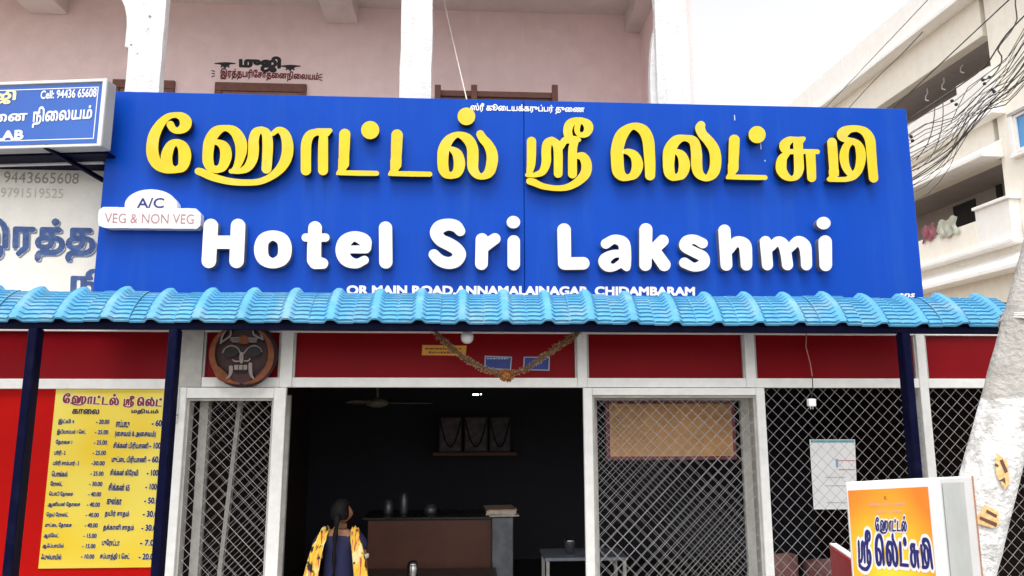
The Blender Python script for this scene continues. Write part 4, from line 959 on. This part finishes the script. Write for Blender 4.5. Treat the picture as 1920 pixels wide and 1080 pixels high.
for c_ in ((560, 392), (772, 388)):
    e = kpl('eye', Shape().dot(c_[0], c_[1], 62, 44), M_kk, .012)
kpl('brow', Shape().st((480,400,8),(505,360,10),(560,335,10),(620,360,10),(650,420,10)).st((840,390,8),(820,355,10),(770,335,10),(715,360,10),(672,410,10)), M_kw, .006)
kpl('crown', Shape().st((463,312,12),(480,240,14),(530,170,12),(560,150,8)).st((465,308,12),(550,245,14),(555,205,12),(585,150,10)).st((850,280,12),(835,230,14),(800,170,12)).st((850,278,12),(770,235,14),(760,195,12),(735,155,10)), M_kw, .008)
kpl('forehead_mark', Shape().st((555,265,8),(640,262,8)).st((555,282,8),(640,282,8)).st((570,298,8),(640,300,8)), M_kw, .008); kpl('forehead_mark', Shape().st((715,265,8),(800,268,8)).st((715,282,8),(795,284,8)).st((715,299,8),(790,300,8)), M_kw, .008)
kpl('forehead_flower', Shape().dot(677, 282, 40).dot(650, 300, 18).dot(704, 300, 18), M_ko, .012)
kpl('nose', Shape().st((650,400,10),(645,450,14),(655,490,16),(665,450,14),(662,400,10)).st((575,465,8),(600,480,10),(640,478,8)).st((680,475,8),(715,475,10),(735,455,8)), M_kw, .012)
for q in ([(560,535,34),(558,580,28),(545,615,18),(515,640,6)], [(738,505,30),(738,560,30),(748,610,22),(772,645,6)]): kpl('fang', Shape().st(*q), M_kw, .014)
for x in (605, 647, 690): kpl('tooth', Shape().po((x-17,515),(x+17,512),(x+16,555),(x-14,558)), M_kw, .010)
MB().tube([(KC[0], KY+.03, KC[2]+KR*.9), (KC[0], -.1, KC[2]+KR+.06), (KC[0], -.2, KC[2]+KR+.12)], .004, 6).build('hanging_wire', M_black, MK)

# LED bulb under the awning
bx_ = P(876, 632, -.62); BLB = thing('light_bulb', 'unlit white bulb hanging from the awning beam above the doorway', 'light bulb', tuple(bx_-np.array([0, 0, .05])))
MB().lathe((bx_[0], bx_[1], bx_[2]), [(.002, -.046), (.022, -.042), (.038, -.026), (.044, -.004), (.042, .012), (.034, .028), (.027, .045)], 20).build('globe', mat('frosted_bulb', (.62,.63,.66), .3, var=.03), BLB, smooth=True)
MB().lathe((bx_[0], bx_[1], bx_[2]), [(.026, .0455), (.024, .075), (.017, .08), (.017, .10)], 16).build('cap', M_white, BLB, smooth=True)
MB().tube([(bx_[0], bx_[1], bx_[2]+.1), (bx_[0], -.70, AZ0-.03)], .006, 6).build('holder', M_black, BLB)

# dried garland swag
def garland(pts, Y, label, r0=.026):
    c = catmull([(*P(x, y, Y)[[0, 2]], 0) for x, y in pts], .012); c = np.stack([c[:,0], np.full(len(c), Y), c[:,1]], 1)
    g = thing('dried_garland', label, 'garland', tuple(c[len(c)//2]))
    core = MB().tube(c, [r0*(.7+.25*math.sin(i*.7)+.1*rng.random()) for i in range(len(c))], 7); core.build('strand', mat('dry_flower_core', (.14,.075,.035), .9, var=.5, scale=40), g)
    b = MB(); b2 = MB()
    for i in range(1100):
        p = c[rng.integers(len(c))]+rng.normal(0, .004, 3); d = rng.normal(0, 1, 3); d /= np.linalg.norm(d); q = p+d*r0*rng.uniform(.75, 1.25)
        u = np.cross(d, rng.normal(0, 1, 3)); u /= np.linalg.norm(u); v = np.cross(d, u)*.5+d*.8; s_ = rng.uniform(.004, .009)
        (b if i % 3 else b2).add([q-u*s_, q+u*s_*.6+v*s_*.3, q+v*s_*1.6], [(0, 1, 2)])
    o1 = b.build('petals', mat('dry_petal', (.30,.19,.09), .9, var=.5, scale=60), g); o1['kind'] = 'stuff'
    o2 = b2.build('leaves', mat('dry_leaf_pale', (.42,.33,.22), .9, var=.4, scale=60), g); o2['kind'] = 'stuff'
    return g
g_ = garland([(812, 600), (815, 618), (838, 645), (868, 668), (905, 690), (948, 703)], -.50, 'brown dried garland swag left of its knot, covering the yellow sticker', .019)
g_ = garland([(948, 703), (985, 692), (1020, 668), (1052, 646), (1082, 624), (1090, 604)], -.50, 'brown dried garland swag right of its knot, crossing a blue sticker', .018)
kp = P(950, 704, -.52); kn = MB()
for i in range(160):
    d = rng.normal(0, 1, 3); d /= np.linalg.norm(d); q = kp+d*.04*np.array([1, .7, .8]); u = np.cross(d, rng.normal(0, 1, 3)); u /= np.linalg.norm(u); kn.add([q-u*.012, q+u*.012, q+d*.02], [(0,1,2)])
kn.lathe((kp[0], kp[1], kp[2]-.035), [(.01, 0), (.034, .015), (.04, .035), (.03, .055), (.01, .07)], 10)
tag(kn.build('garland_knot', mat('orange_dry_flower', (.36,.15,.04), .9, var=.5, scale=50), None, loc=kp), 'orange brown flower knot where the two garland swags meet', 'garland')

# stickers on the red board over the doorway
def sticker(name, label, q, m, edge=None, lines=None, lm=None):
    c = [P(x, y, -.0015) for x, y in q]; o = thing(name, label, 'sticker', tuple(c[3]))
    MB().prism([tuple(p) for p in c], (0, -.002, 0)).build('sheet', edge or m, o)
    if edge is not None:
        cc = sum(c)/4; MB().prism([tuple(cc+(p-cc)*np.array([.92, 1, .86])-np.array([0, .0022, 0])) for p in c], (0, -.001, 0)).build('print', m, o)
    for a, b, y in lines or []:
        p0, p1 = P(a, y, -.0045), P(b, y, -.0045); k = MB(); x = p0[0]
        while x < p1[0]:
            w_ = rng.uniform(.008, .022); k.box(x, min(x+w_, p1[0]), -.0052, -.0045, p0[2]-.006, p0[2]+.005+rng.uniform(0, .004)); x += w_+.006
        k.build('print_line', lm, o)
M_oy = mat('sticker_orange_yellow', (.62,.33,.03), .5, var=.1); M_sb = mat('sticker_blue', (.02,.04,.22), .5, var=.25, scale=30); M_se = mat('sticker_pale_edge', (.34,.42,.55), .5)
sticker('printed_sticker', 'orange yellow sticker with two red printed lines above the doorway', [(792, 647), (875, 648), (873, 667), (791, 666)], M_oy, lines=[(797, 866, 654), (804, 866, 661)], lm=M_dred)
sticker('printed_sticker', 'blue sticker with pale border under the knot side of left garland swag', [(909, 667), (960, 669), (958, 694), (908, 692)], M_sb, M_se, lines=[(913, 953, 672)], lm=M_se)
sticker('printed_sticker', 'blue sticker with pale border crossed by the right garland swag', [(982, 669), (1031, 669), (1030, 695), (981, 694)], M_sb, M_se)

# hanging wire with white connector
cw = [P(1519, 598, -.70), P(1512, 625, -.62), P(1511, 650, -.6), P(1519, 680, -.6), P(1523, 705, -.6), P(1524, 728, -.6), P(1521, 748, -.6)]
CW = thing('hanging_connector', 'small white connector dangling on a thin wire before the mesh', 'connector', tuple(cw[-1]))
MB().tube(cw[:5], .0035, 6).build('wire', mat('wire_tan', (.30,.14,.09), .7), CW); MB().tube(cw[4:], .0035, 6).build('wire_end', M_black, CW)
p = cw[-1]; MB().box(p[0]-.026, p[0]+.026, p[1]-.02, p[1]+.02, p[2]-.052, p[2]+.002).build('plug', M_white, CW, bevel=.008, seg=2)
for dx in (-.008, .008): MB().tube([(p[0]+dx, p[1], p[2]-.05), (p[0]+dx, p[1], p[2]-.07)], .003, 5).build('pin', M_alu, CW)

# ------------------------------------------------------------------ inside the shop
# board behind the wide mesh door
q = [P(1142, 757, .62), P(1370, 757, .62), P(1370, 855, .62), P(1142, 855, .62)]
BD = thing('tan_notice_board', 'tan orange board with purple border behind the wide mesh door', 'board', tuple((q[2]+q[3])/2))
MB().box(q[0][0]-.03, q[1][0]+.03, .62, .65, q[2][2]-.03, q[0][2]+.03).build('frame', mat('board_purple', (.22,.06,.09), .6, var=.3), BD)
MB().box(q[0][0], q[1][0], .612, .6195, q[2][2], q[0][2]).build('panel', mat('board_tan', (.62,.34,.14), .6, var=.3, scale=2.5), BD)
MB().box(q[0][0]+.3, q[0][0]+.33, .64, .66, q[0][2]+.03, 2.705).build('hanger', M_black, BD); MB().box(q[1][0]-.33, q[1][0]-.3, .64, .66, q[0][2]+.03, 2.705).build('hanger', M_black, BD)
# calendar sheet behind the right mesh
q = [P(1518, 824, .12), P(1603, 824, .12), P(1608, 955, .12), P(1526, 955, .12)]
CA = thing('wall_calendar', 'white paper calendar with teal top strip hanging behind the wire mesh', 'calendar', tuple((q[2]+q[3])/2))
mk('sheet', [tuple(p) for p in q]+[tuple(p+np.array([0, .004, 0])) for p in q], [(0,3,2,1),(4,5,6,7),(0,1,5,4),(1,2,6,5),(2,3,7,6),(3,0,4,7)], mat('calendar_paper', (.80,.80,.80), .8, var=.05), CA)
def cq(s0, s1, t0, t1, m, nm):
    f = lambda s, t: tuple((q[0]*(1-s)+q[1]*s)*(1-t)+(q[3]*(1-s)+q[2]*s)*t+np.array([0, -.002, 0])); mk(nm, [f(s0,t1), f(s1,t1), f(s1,t0), f(s0,t0)], [(0,1,2,3)], m, CA)
cq(.02, .98, .01, .045, mat('teal_strip', (.10,.36,.42), .6), 'header_strip'); 
for t in (.30, .43): cq(.6, .97, t, t+.012, mat('calendar_red', (.55,.12,.12), .7), 'ruled_line')
cq(.55, .60, .28, .40, mat('calendar_blue', (.2,.35,.62), .7), 'ruled_line')
for t in (.54, .66, .9): cq(.3, .75, t, t+.012, mat('calendar_grey', (.45,.45,.48), .7), 'ruled_line')
MB().tube([((q[0]+q[1])/2), ((q[0]+q[1])/2)+np.array([0, -.06, .03]), ((q[0]+q[1])/2)+np.array([0, -.115, .08])], .003, 5).build('hanger', M_black, CA)
# counter
CYY = 2.2; x0, x1 = PX(690, 975, CYY), PX(922, 975, CYY); zt_ = PZ(820, 968, CYY)
CT = thing('service_counter', 'red brown service counter with grey stone end post inside the shop', 'counter', ((x0+x1)/2, CYY, 0))
MB().box(x0, x1, CYY, CYY+.5, .012, zt_-.03).build('front', mat('counter_laminate', (.11,.030,.014), .45, var=.25, scale=3), CT, bevel=.004)
MB().box(x0-.05, x1, CYY-.05, CYY+.55, zt_-.029, zt_).build('top', mat('granite_black', (.02,.02,.022), .25, var=.3, scale=40), CT, bevel=.006)
xe = PX(962, 975, CYY-.08)
MB().box(x1+.001, xe, CYY-.08, CYY+.56, .012, zt_-.01).build('end_post', mat('grey_stone', (.17,.18,.20), .6, var=.3, scale=8), CT, bevel=.006)
NP = thing('newspaper_pile', 'folded newspapers lying on the end of the counter', 'newspapers', ((x1+xe)/2, CYY, zt_))
for i in range(5):
    dx, a = rng.uniform(-.02, .02), rng.uniform(-.1, .1); cx_, cy_ = (x1+xe)/2+dx, CYY+.12; wv, dv = .15, .20
    cs = [(cx_+math.cos(a)*u-math.sin(a)*v, cy_+math.sin(a)*u+math.cos(a)*v) for u, v in ((-wv,-dv),(wv,-dv),(wv,dv),(-wv,dv))]
    z = zt_+.001+i*.014; MB().hexa([(x, y, z) for x, y in cs]+[(x, y, z+.013) for x, y in cs]).build('sheet', mat('newsprint_%d' % (i % 3), ((.62,.6,.54), (.6,.42,.30), (.66,.63,.6))[i % 3], .9, var=.3, scale=14), NP)
p = P(774, 1062, 1.2)
FL = thing('steel_tumbler', 'tall steel flask standing on a table inside the doorway', 'flask', (float(p[0]), 1.2, float(p[2])-.12))
MB().lathe((p[0], 1.2, p[2]-.12), [(.045, 0), (.05, .01), (.05, .12), (.044, .135), (.046, .14), (.046, .15), (.04, .152)], 18).build('body', M_steel, FL, smooth=True)
MB().lathe((p[0], 1.2, p[2]-.12), [(.038, .1525), (.03, .165), (.008, .17)], 14).build('lid', M_black, FL, smooth=True)
tzz = float(p[2])-.12
DT = thing('dining_table', 'dark dining table just inside the doorway under the steel flask', 'table', (float(p[0]), 1.35, 0))
MB().box(p[0]-.45, p[0]+.75, 1.05, 1.75, tzz-.035, tzz-.0005).build('table_top', mat('table_dark', (.05,.035,.03), .35, var=.2), DT, bevel=.006)
for sx in (-.4, .7):
    for sy in (1.1, 1.7): MB().box(p[0]+sx-.02, p[0]+sx+.02, sy-.02, sy+.02, .012, tzz-.036).build('leg', M_aludark, DT)
for dx, hh, rd, lb in ((.18, .15, .05, 'short steel jar on the counter top beside the hidden till'), (.34, .22, .045, 'tall steel jar on the counter top behind the short jar'), (.62, .10, .07, 'wide steel bowl on the counter top before the newspapers')):
    c_ = (x0+dx, CYY+.2, zt_+.0005); o = MB().lathe(c_, [(rd*.9, 0), (rd, .01), (rd, hh*.75), (rd*.7, hh*.85), (rd*.72, hh*.95), (rd*.2, hh)], 16).build('steel_jar', MATS['steel_dull_jar'] if 'steel_dull_jar' in MATS else mat('steel_dull_jar', (.12,.12,.13), .35, var=.1, metal=.6), None, smooth=True, loc=c_); tag(o, lb, 'jar')
# side shelf on the right of the doorway
p = P(1075, 1042, 1.6); SH = thing('steel_side_table', 'blue grey steel side table near the mesh door inside the shop', 'table', (float(p[0]), 1.6, 0))
MB().box(p[0]-.28, p[0]+.5, 1.5, 2.0, float(p[2])-.03, float(p[2])).build('table_top', mat('steel_dull', (.20,.22,.26), .5, var=.2), SH, bevel=.004)
for sx in (-.25, .47):
    for sy in (1.53, 1.97): MB().box(p[0]+sx-.015, p[0]+sx+.015, sy-.015, sy+.015, .012, float(p[2])-.031).build('leg', M_aludark, SH)
o = MB().lathe((p[0]-.02, 1.7, float(p[2])+.0005), [(.04, 0), (.055, .12), (.058, .13), (.05, .131)], 16).build('steel_cup', M_steel, None, smooth=True, loc=(p[0]-.02, 1.7, float(p[2]))); tag(o, 'dull steel cup on the blue grey side table', 'cup')
# framed pictures with garlands on the back wall
PYY = 4.95
shf = MB().box(PX(812, 846, PYY), PX(968, 846, PYY), PYY-.06, FLOOR_Y1-.001, PZ(890, 850, PYY)-.03, PZ(890, 848, PYY)); tag(shf.build('picture_shelf', M_brown, None, loc=(PX(890, 848, PYY), PYY, PZ(890, 850, PYY)-.03)), 'narrow brown shelf on the back wall under framed pictures', 'shelf')
for i, (a, b, lb) in enumerate(((824, 866, 'framed picture with dark garland on the back shelf, far from the counter post'), (871, 914, 'framed picture with dark garland between the other two framed pictures'), (918, 957, 'framed picture with dark garland on the back shelf, nearest the mesh door'))):
    xa, xb, za, zb_ = PX(a, 800, PYY), PX(b, 800, PYY), PZ(890, 847, PYY), PZ(890, 782, PYY)
    pc = thing('framed_picture', lb, 'picture', ((xa+xb)/2, PYY, za), 'framed pictures on the back shelf')
    MB().box(xa, xb, PYY-.02, PYY+.01, za+.0005, zb_).build('frame', mat('picture_frame', (.04,.03,.025), .5), pc, bevel=.004)
    MB().box(xa+.02, xb-.02, PYY-.026, PYY-.0205, za+.02, zb_-.02).build('print', mat('picture_print_%d' % i, ((.15,.12,.13), (.14,.115,.12), (.10,.09,.095))[i], .7, var=.5, scale=12), pc)
    gp = [(xa+.01+(xb-xa-.02)*t, PYY-.035, zb_-.03-(zb_-za-.1)*(1-(2*t-1)**2)) for t in np.linspace(0, 1, 13)]
    MB().tube(gp, .012, 6).build('garland', M_black, pc)
# ceiling fan
fp = P(707, 757, 2.4); FN = thing('ceiling_fan', 'dim brown ceiling fan inside the shop', 'fan', (float(fp[0]), 2.4, 2.70))
M_fan = mat('fan_cream', (.20,.18,.12), .5, var=.1)
zf = float(fp[2]); MB().lathe((fp[0], 2.4, zf-.04), [(.04, 0), (.11, .02), (.12, .05), (.10, .08), (.03, .10)], 20).build('motor', M_fan, FN, smooth=True)
MB().tube([(fp[0], 2.4, zf+.05), (fp[0], 2.4, 2.699)], .014, 8).build('rod', M_fan, FN)
for a in (10, 130, 250):
    a = rad(a); u = np.array([math.cos(a), math.sin(a), 0]); v = np.array([-u[1], u[0], .15]); c_ = np.array([fp[0], 2.4, zf+.01])
    MB().prism([tuple(c_+u*r_+v*s_) for r_, s_ in ((.10, -.03), (.16, -.05), (.55, -.07), (.60, 0), (.55, .06), (.16, .05), (.10, .03))], (0, 0, .006)).build('blade', M_fan, FN)
# two small lit lamps far inside
lp_ = P(893, 740, 4.9); o = MB().box(lp_[0]-.05, lp_[0]+.03, 4.88, 4.9, lp_[2]-.01, lp_[2]+.012).build('strip_lamp', emit('lamp_white', (1, 1, 1), 3.0), None, loc=tuple(lp_)); tag(o, 'small lit white strip lamp far back inside the dark shop', 'lamp')
MB().box(lp_[0]-.055, lp_[0]+.075, 4.901, FLOOR_Y1-.001, lp_[2]-.004, lp_[2]+.004).build('bracket', M_black, o); MB().lathe((lp_[0]+.065, 4.9, lp_[2]-.004), [(.002, -.0), (.010, .004), (.010, .016), (.002, .02)], 10).build('pilot_light', emit('pilot_white', (1, 1, 1), 3.0), o)
# dusty pink chairs behind the right mesh
def chair(px, py, Y, rz, label):
    p = P(px, py, Y); z = float(p[2]); c = thing('plastic_chair', label, 'chair', (float(p[0]), Y, 0.012), 'plastic chairs behind the mesh')
    M_ch = mat('chair_pink_brown', (.30,.14,.13), .5, var=.25, scale=8); R_ = Matrix.Rotation(rz, 3, 'Z')
    T = lambda v: tuple(np.array(c.location)+np.array(R_ @ Vector(v)))
    n = 8; vs = []
    for i in range(n+1):
        t = -1+2*i/n
        for zz_, bow in ((.42, .02), (z-.12, .05), (z-.012, .07-.06*t*t)): vs.append(T((t*.21, .2-bow*(1-t*t), zz_-(.05*t*t if zz_ > .5 else 0))))
    fs = [(i*3+j, (i+1)*3+j, (i+1)*3+j+1, i*3+j+1) for i in range(n) for j in range(2)]
    b = mk('backrest', vs, fs, M_ch, c, smooth=True); sm = b.modifiers.new('t', 'SOLIDIFY'); sm.thickness = .02
    MB().hexa([T(v) for v in ((-.21,-.22,.40),(.21,-.22,.40),(.21,.2,.40),(-.21,.2,.40),(-.21,-.22,.43),(.21,-.22,.43),(.21,.2,.43),(-.21,.2,.43))]).build('seat', M_ch, c, bevel=.01)
    for sx in (-.19, .19):
        for sy in (-.2, .18): MB().bar(T((sx*1.1, sy*1.1, 0)), T((sx, sy, .40)), .04).build('leg', M_ch, c)
chair(1488, 1041, .9, .35, 'dusty pink plastic chair behind the mesh, tilted beside the door stile')
chair(1548, 1052, 1.25, -.5, 'dusty pink plastic chair behind the mesh, next to the red upright board')

# ------------------------------------------------------------------ people
def skin_mesh(name, verts, edges, radii, m, parent, sub=2, loc=None):
    me = bpy.data.meshes.new(name); org = np.array(loc)
    me.from_pydata([tuple(np.array(v)-org) for v in verts], edges, [])
    o = bpy.data.objects.new(name, me); COL.objects.link(o)
    md = o.modifiers.new('skin', 'SKIN'); md.use_smooth_shade = True; md.branch_smoothing = .6
    sk = me.skin_vertices[0].data
    for i, r in enumerate(radii): sk[i].radius = r if isinstance(r, tuple) else (r, r); sk[i].use_root = (i == 0)
    sb = o.modifiers.new('sub', 'SUBSURF'); sb.levels = sub; sb.render_levels = sub
    bpy.context.view_layer.update()
    ev = o.evaluated_get(bpy.context.evaluated_depsgraph_get()); nm = bpy.data.meshes.new_from_object(ev)
    bpy.data.objects.remove(o); bpy.data.meshes.remove(me); nm.name = name
    nm.materials.clear(); nm.materials.append(m); nm.polygons.foreach_set('use_smooth', [True]*len(nm.polygons))
    o = bpy.data.objects.new(name, nm); COL.objects.link(o)
    if parent is not None: o.parent = parent; o.location = org-origin_of(parent)
    else: o.location = org
    return o
M_skin = mat('skin_brown', (.26,.11,.055), .5, var=.08, scale=10); M_hair = mat('hair_black', (.006,.005,.006), .6, spec=.15, var=.3, scale=60, bump=.4, bscale=120)
def person(x, y, scale, label, topm, scarf=None, rz=0.0, headturn=0.0):
    T0 = thing('person', label, 'person', (x, y, .012))
    cz, sz_ = math.cos(rz), math.sin(rz)
    def W(v): v = np.array(v)*scale; return np.array([x+cz*v[0]-sz_*v[1], y+sz_*v[0]+cz*v[1], .012+v[2]])
    # faces +Y (away from the street); x to the right
    ht = headturn; hd = np.array([math.sin(ht), math.cos(ht), 0])
    V = [(0,0,.90),(0,.0,1.04),(0,.01,1.20),(0,.0,1.31),(0,-.005,1.385),(0,.012,1.44)]; R = [(.135,.11),(.115,.09),(.13,.10),(.11,.075),(.05,.05),(.052,.055)]; E = [(0,1),(1,2),(2,3),(3,4),(4,5)]
    hc = np.array([0,.015,1.44]); V += [tuple(hc+hd*.02+np.array([0,0,.035])), tuple(hc+hd*.012+np.array([0,0,.10])), tuple(hc+np.array([0,0,.155]))]; R += [(.066,.072),(.078,.088),(.05,.055)]; E += [(5,6),(6,7),(7,8)]
    n = len(V); V.append(tuple(hc+hd*.098+np.array([0,0,.055]))); R.append((.012,.014)); E.append((6,n))       # nose
    n = len(V); V.append(tuple(hc+hd*.072+np.array([0,0,-.005]))); R.append((.022,.02)); E.append((6,n))       # chin
    for s in (-1, 1):
        a = len(V); V += [(s*.135,0,1.325),(s*.178,-.01,1.27),(s*.205,-.02,1.06),(s*.215,.03,.86),(s*.215,.05,.79)]; R += [.055,.047,.039,.03,(.03,.02)]; E += [(3,a),(a,a+1),(a+1,a+2),(a+2,a+3),(a+3,a+4)]
        side = -s
        for f, (dx, ln) in enumerate(((-.028,.062),(-.010,.075),(.009,.070),(.026,.055))):
            k = len(V); V += [(s*.215,.05+dx*1.0,.755),(s*.213,.055+dx,.755-ln*.55),(s*.205,.06+dx,.755-ln)]; R += [.010,.009,.007]; E += [(a+4,k),(k,k+1),(k+1,k+2)]
        k = len(V); V += [(s*.205,.088,.785),(s*.195,.102,.755)]; R += [.011,.009]; E += [(a+4,k),(k,k+1)]
        l = len(V); V += [(s*.085,0,.82),(s*.09,.01,.47),(s*.09,-.015,.09),(s*.09,.10,.035)]; R += [.085,.058,.04,(.034,.028)]; E += [(0,l),(l,l+1),(l+1,l+2),(l+2,l+3)]
    body = skin_mesh('body', [W(v) for v in V], E, [(r[0]*scale, r[1]*scale) if isinstance(r, tuple) else r*scale for r in R], M_skin, T0, 2, loc=(x, y, .012))
    # eyes and lips, small
    fx = np.array([hd[1], -hd[0], 0])
    for s in (-1, 1):
        c_ = W(hc+hd*.088+fx*s*.030+np.array([0,0,.078])); MB().lathe((c_[0], c_[1], c_[2]-.006), [(.002,0),(.012,.004),(.012,.009),(.002,.013)], 8).build('eye', M_kk, T0, smooth=True)
        c_ = W(hc+fx*s*.078+np.array([0,0,.065])); MB().lathe((c_[0], c_[1], c_[2]-.024), [(.004,0),(.013,.01),(.017,.03),(.012,.045),(.004,.05)], 8).build('ear', M_skin, T0, smooth=True)
    # kurta: its own skin over torso, sleeves and skirt
    V = [(0,-.002,1.02),(0,.0,1.16),(0,.0,1.285),(0,-.012,1.335)]; R = [(.142,.115),(.138,.118),(.135,.098),(.088,.068)]; E = [(0,1),(1,2),(2,3)]
    for s in (-1, 1):
        a = len(V); V += [(s*.135,0,1.328),(s*.182,-.01,1.27),(s*.193,-.014,1.185)]; R += [.064,.062,.056]; E += [(2,a),(a,a+1),(a+1,a+2)]
    a = len(V); V += [(0,0,.85),(0,0,.62),(0,0,.46)]; R += [(.165,.135),(.185,.15),(.20,.165)]; E += [(0,a),(a,a+1),(a+1,a+2)]
    top = skin_mesh('tunic', [W(v) for v in V], E, [(r[0]*scale, r[1]*scale) if isinstance(r, tuple) else r*scale for r in R], topm, T0, 2, loc=(x, y, .012))
    for s in (-1, 1):
        c_ = W((s*.193,-.014,1.155)); MB().lathe(tuple(c_), [(.052*scale, -.012), (.057*scale, -.006), (.057*scale, .014), (.05*scale, .018)], 16).build('cuff', mat('cuff_white', (.62,.58,.5), .8), T0, smooth=True)
    # hair: cap and plait
    vs = []; fs = []; na, nb = 18, 12; c_ = hc+np.array([0,-.006,.072])
    for i in range(nb+1):
        for j in range(na):
            a = 2*math.pi*j/na; ph = math.pi*(i/nb)*.66; d = np.array([math.sin(ph)*math.cos(a), math.sin(ph)*math.sin(a), math.cos(ph)])
            fr = np.dot(d, hd); rr_ = 1.0
            zc2 = d*np.array([.092,.104,.112])
            if fr > .35 and d[2] < .55: zc2 = zc2*.80
            vs.append(tuple(W(c_+zc2*(1+.02*math.sin(j*5+i)))))
    fs = [(i*na+j, i*na+(j+1) % na, (i+1)*na+(j+1) % na, (i+1)*na+j) for i in range(nb) for j in range(na)]
    hair = mk('hair', vs, fs, M_hair, T0, smooth=True)
    pl = [W((-.01,-.10,1.50)), W((-.012,-.125,1.44)), W((-.018,-.118,1.37)), W((-.022,-.125,1.30)), W((-.024,-.135,1.20)), W((-.02,-.135,1.10)), W((-.02,-.128,1.02))]
    c2 = catmull([(p[0], p[1], p[2]) for p in pl], .02); MB().tube(c2, [(.024-.014*i/len(c2)+.005*math.sin(i*1.6))*scale for i in range(len(c2))], 8).build('plait', M_hair, hair, smooth=True)
    if scarf:
        for s in (-1, 1):
            path = [(s*.235,-.165,.62),(s*.225,-.16,.85),(s*.20,-.142,1.05),(s*.172,-.125,1.20),(s*.142,-.09,1.325),(s*.128,-.03,1.385),(s*.115,.06,1.36),(s*.10,.125,1.25),(s*.10,.15,1.05),(s*.10,.16,.8)]
            c3 = catmull(path, .025); nW = 14; vs = []
            for i, p_ in enumerate(c3):
                t = i/len(c3); wd2 = .040+.034*max(0, 1-abs(t-.0)/.45); tn = c3[min(i+1, len(c3)-1)]-c3[max(i-1, 0)]; tn /= np.linalg.norm(tn); nr = np.cross(tn, (s, 0, 0)); nr /= np.linalg.norm(nr)
                if np.dot(nr, p_-np.array([0, 0, p_[2]-(0 if p_[2] < 1.3 else .3)])) < 0: nr = -nr
                for j in range(nW+1):
                    u = -1+2*j/nW; vs.append(tuple(W(p_+np.array([u*wd2, 0, 0])+nr*(.012+.009*math.sin(u*9+s+.6*math.sin(i*.25))+.004*math.sin(u*21+i*.1))-np.array([0, 0, .035*abs(u)**2 if p_[2] > 1.3 else 0]))))
            fs = [(i*(nW+1)+j, i*(nW+1)+j+1, (i+1)*(nW+1)+j+1, (i+1)*(nW+1)+j) for i in range(len(c3)-1) for j in range(nW)]
            o = mk('scarf', vs, fs, scarf, T0, smooth=True); sm = o.modifiers.new('t', 'SOLIDIFY'); sm.thickness = .004
    return T0
def scarf_mat():
    m = mat('scarf_yellow', (.80,.50,.05), .8, var=.2, scale=12); n, l = m.node_tree.nodes, m.node_tree.links; b = n['Principled BSDF']; old = b.inputs['Base Color'].links[0].from_socket
    tc = n.new('ShaderNodeTexCoord'); cur = old
    for sc_, lo, hi, colr, st_ in ((26, .60, .64, (.45,.08,.06), (6.0, 1, .5)), (30, .615, .65, (.015,.012,.02), (1, 1, .8)), (22, .60, .66, (.80,.66,.34), (2, 1, .6))):
        mp = n.new('ShaderNodeMapping'); mp.inputs['Scale'].default_value = st_; mp.inputs['Location'].default_value = (sc_, sc_*2, 1); l.new(tc.outputs['Object'], mp.inputs['Vector'])
        ns = n.new('ShaderNodeTexNoise'); ns.inputs['Scale'].default_value = sc_/2; ns.inputs['Detail'].default_value = 3; l.new(mp.outputs[0], ns.inputs['Vector'])
        mr = n.new('ShaderNodeMapRange'); mr.inputs['From Min'].default_value = lo-.05; mr.inputs['From Max'].default_value = hi-.05; l.new(ns.outputs['Fac'], mr.inputs['Value'])
        mx = n.new('ShaderNodeMix'); mx.data_type = 'RGBA'; mx.inputs['B'].default_value = (*colr, 1); l.new(mr.outputs[0], mx.inputs['Factor']); l.new(cur, mx.inputs['A']); cur = mx.outputs['Result']
    l.new(cur, b.inputs['Base Color']); return m
WY = .12; wz = PZ(645, 999, WY); wsc = (wz-.012)/1.345
person(PX(638, 1000, WY), WY, wsc, 'woman in navy tunic with yellow scarf standing in the doorway, back turned', mat('navy_cotton', (.007,.008,.05), .8, var=.2), scarf_mat(), rz=0.0, headturn=rad(62))
bpy.context.view_layer.update()
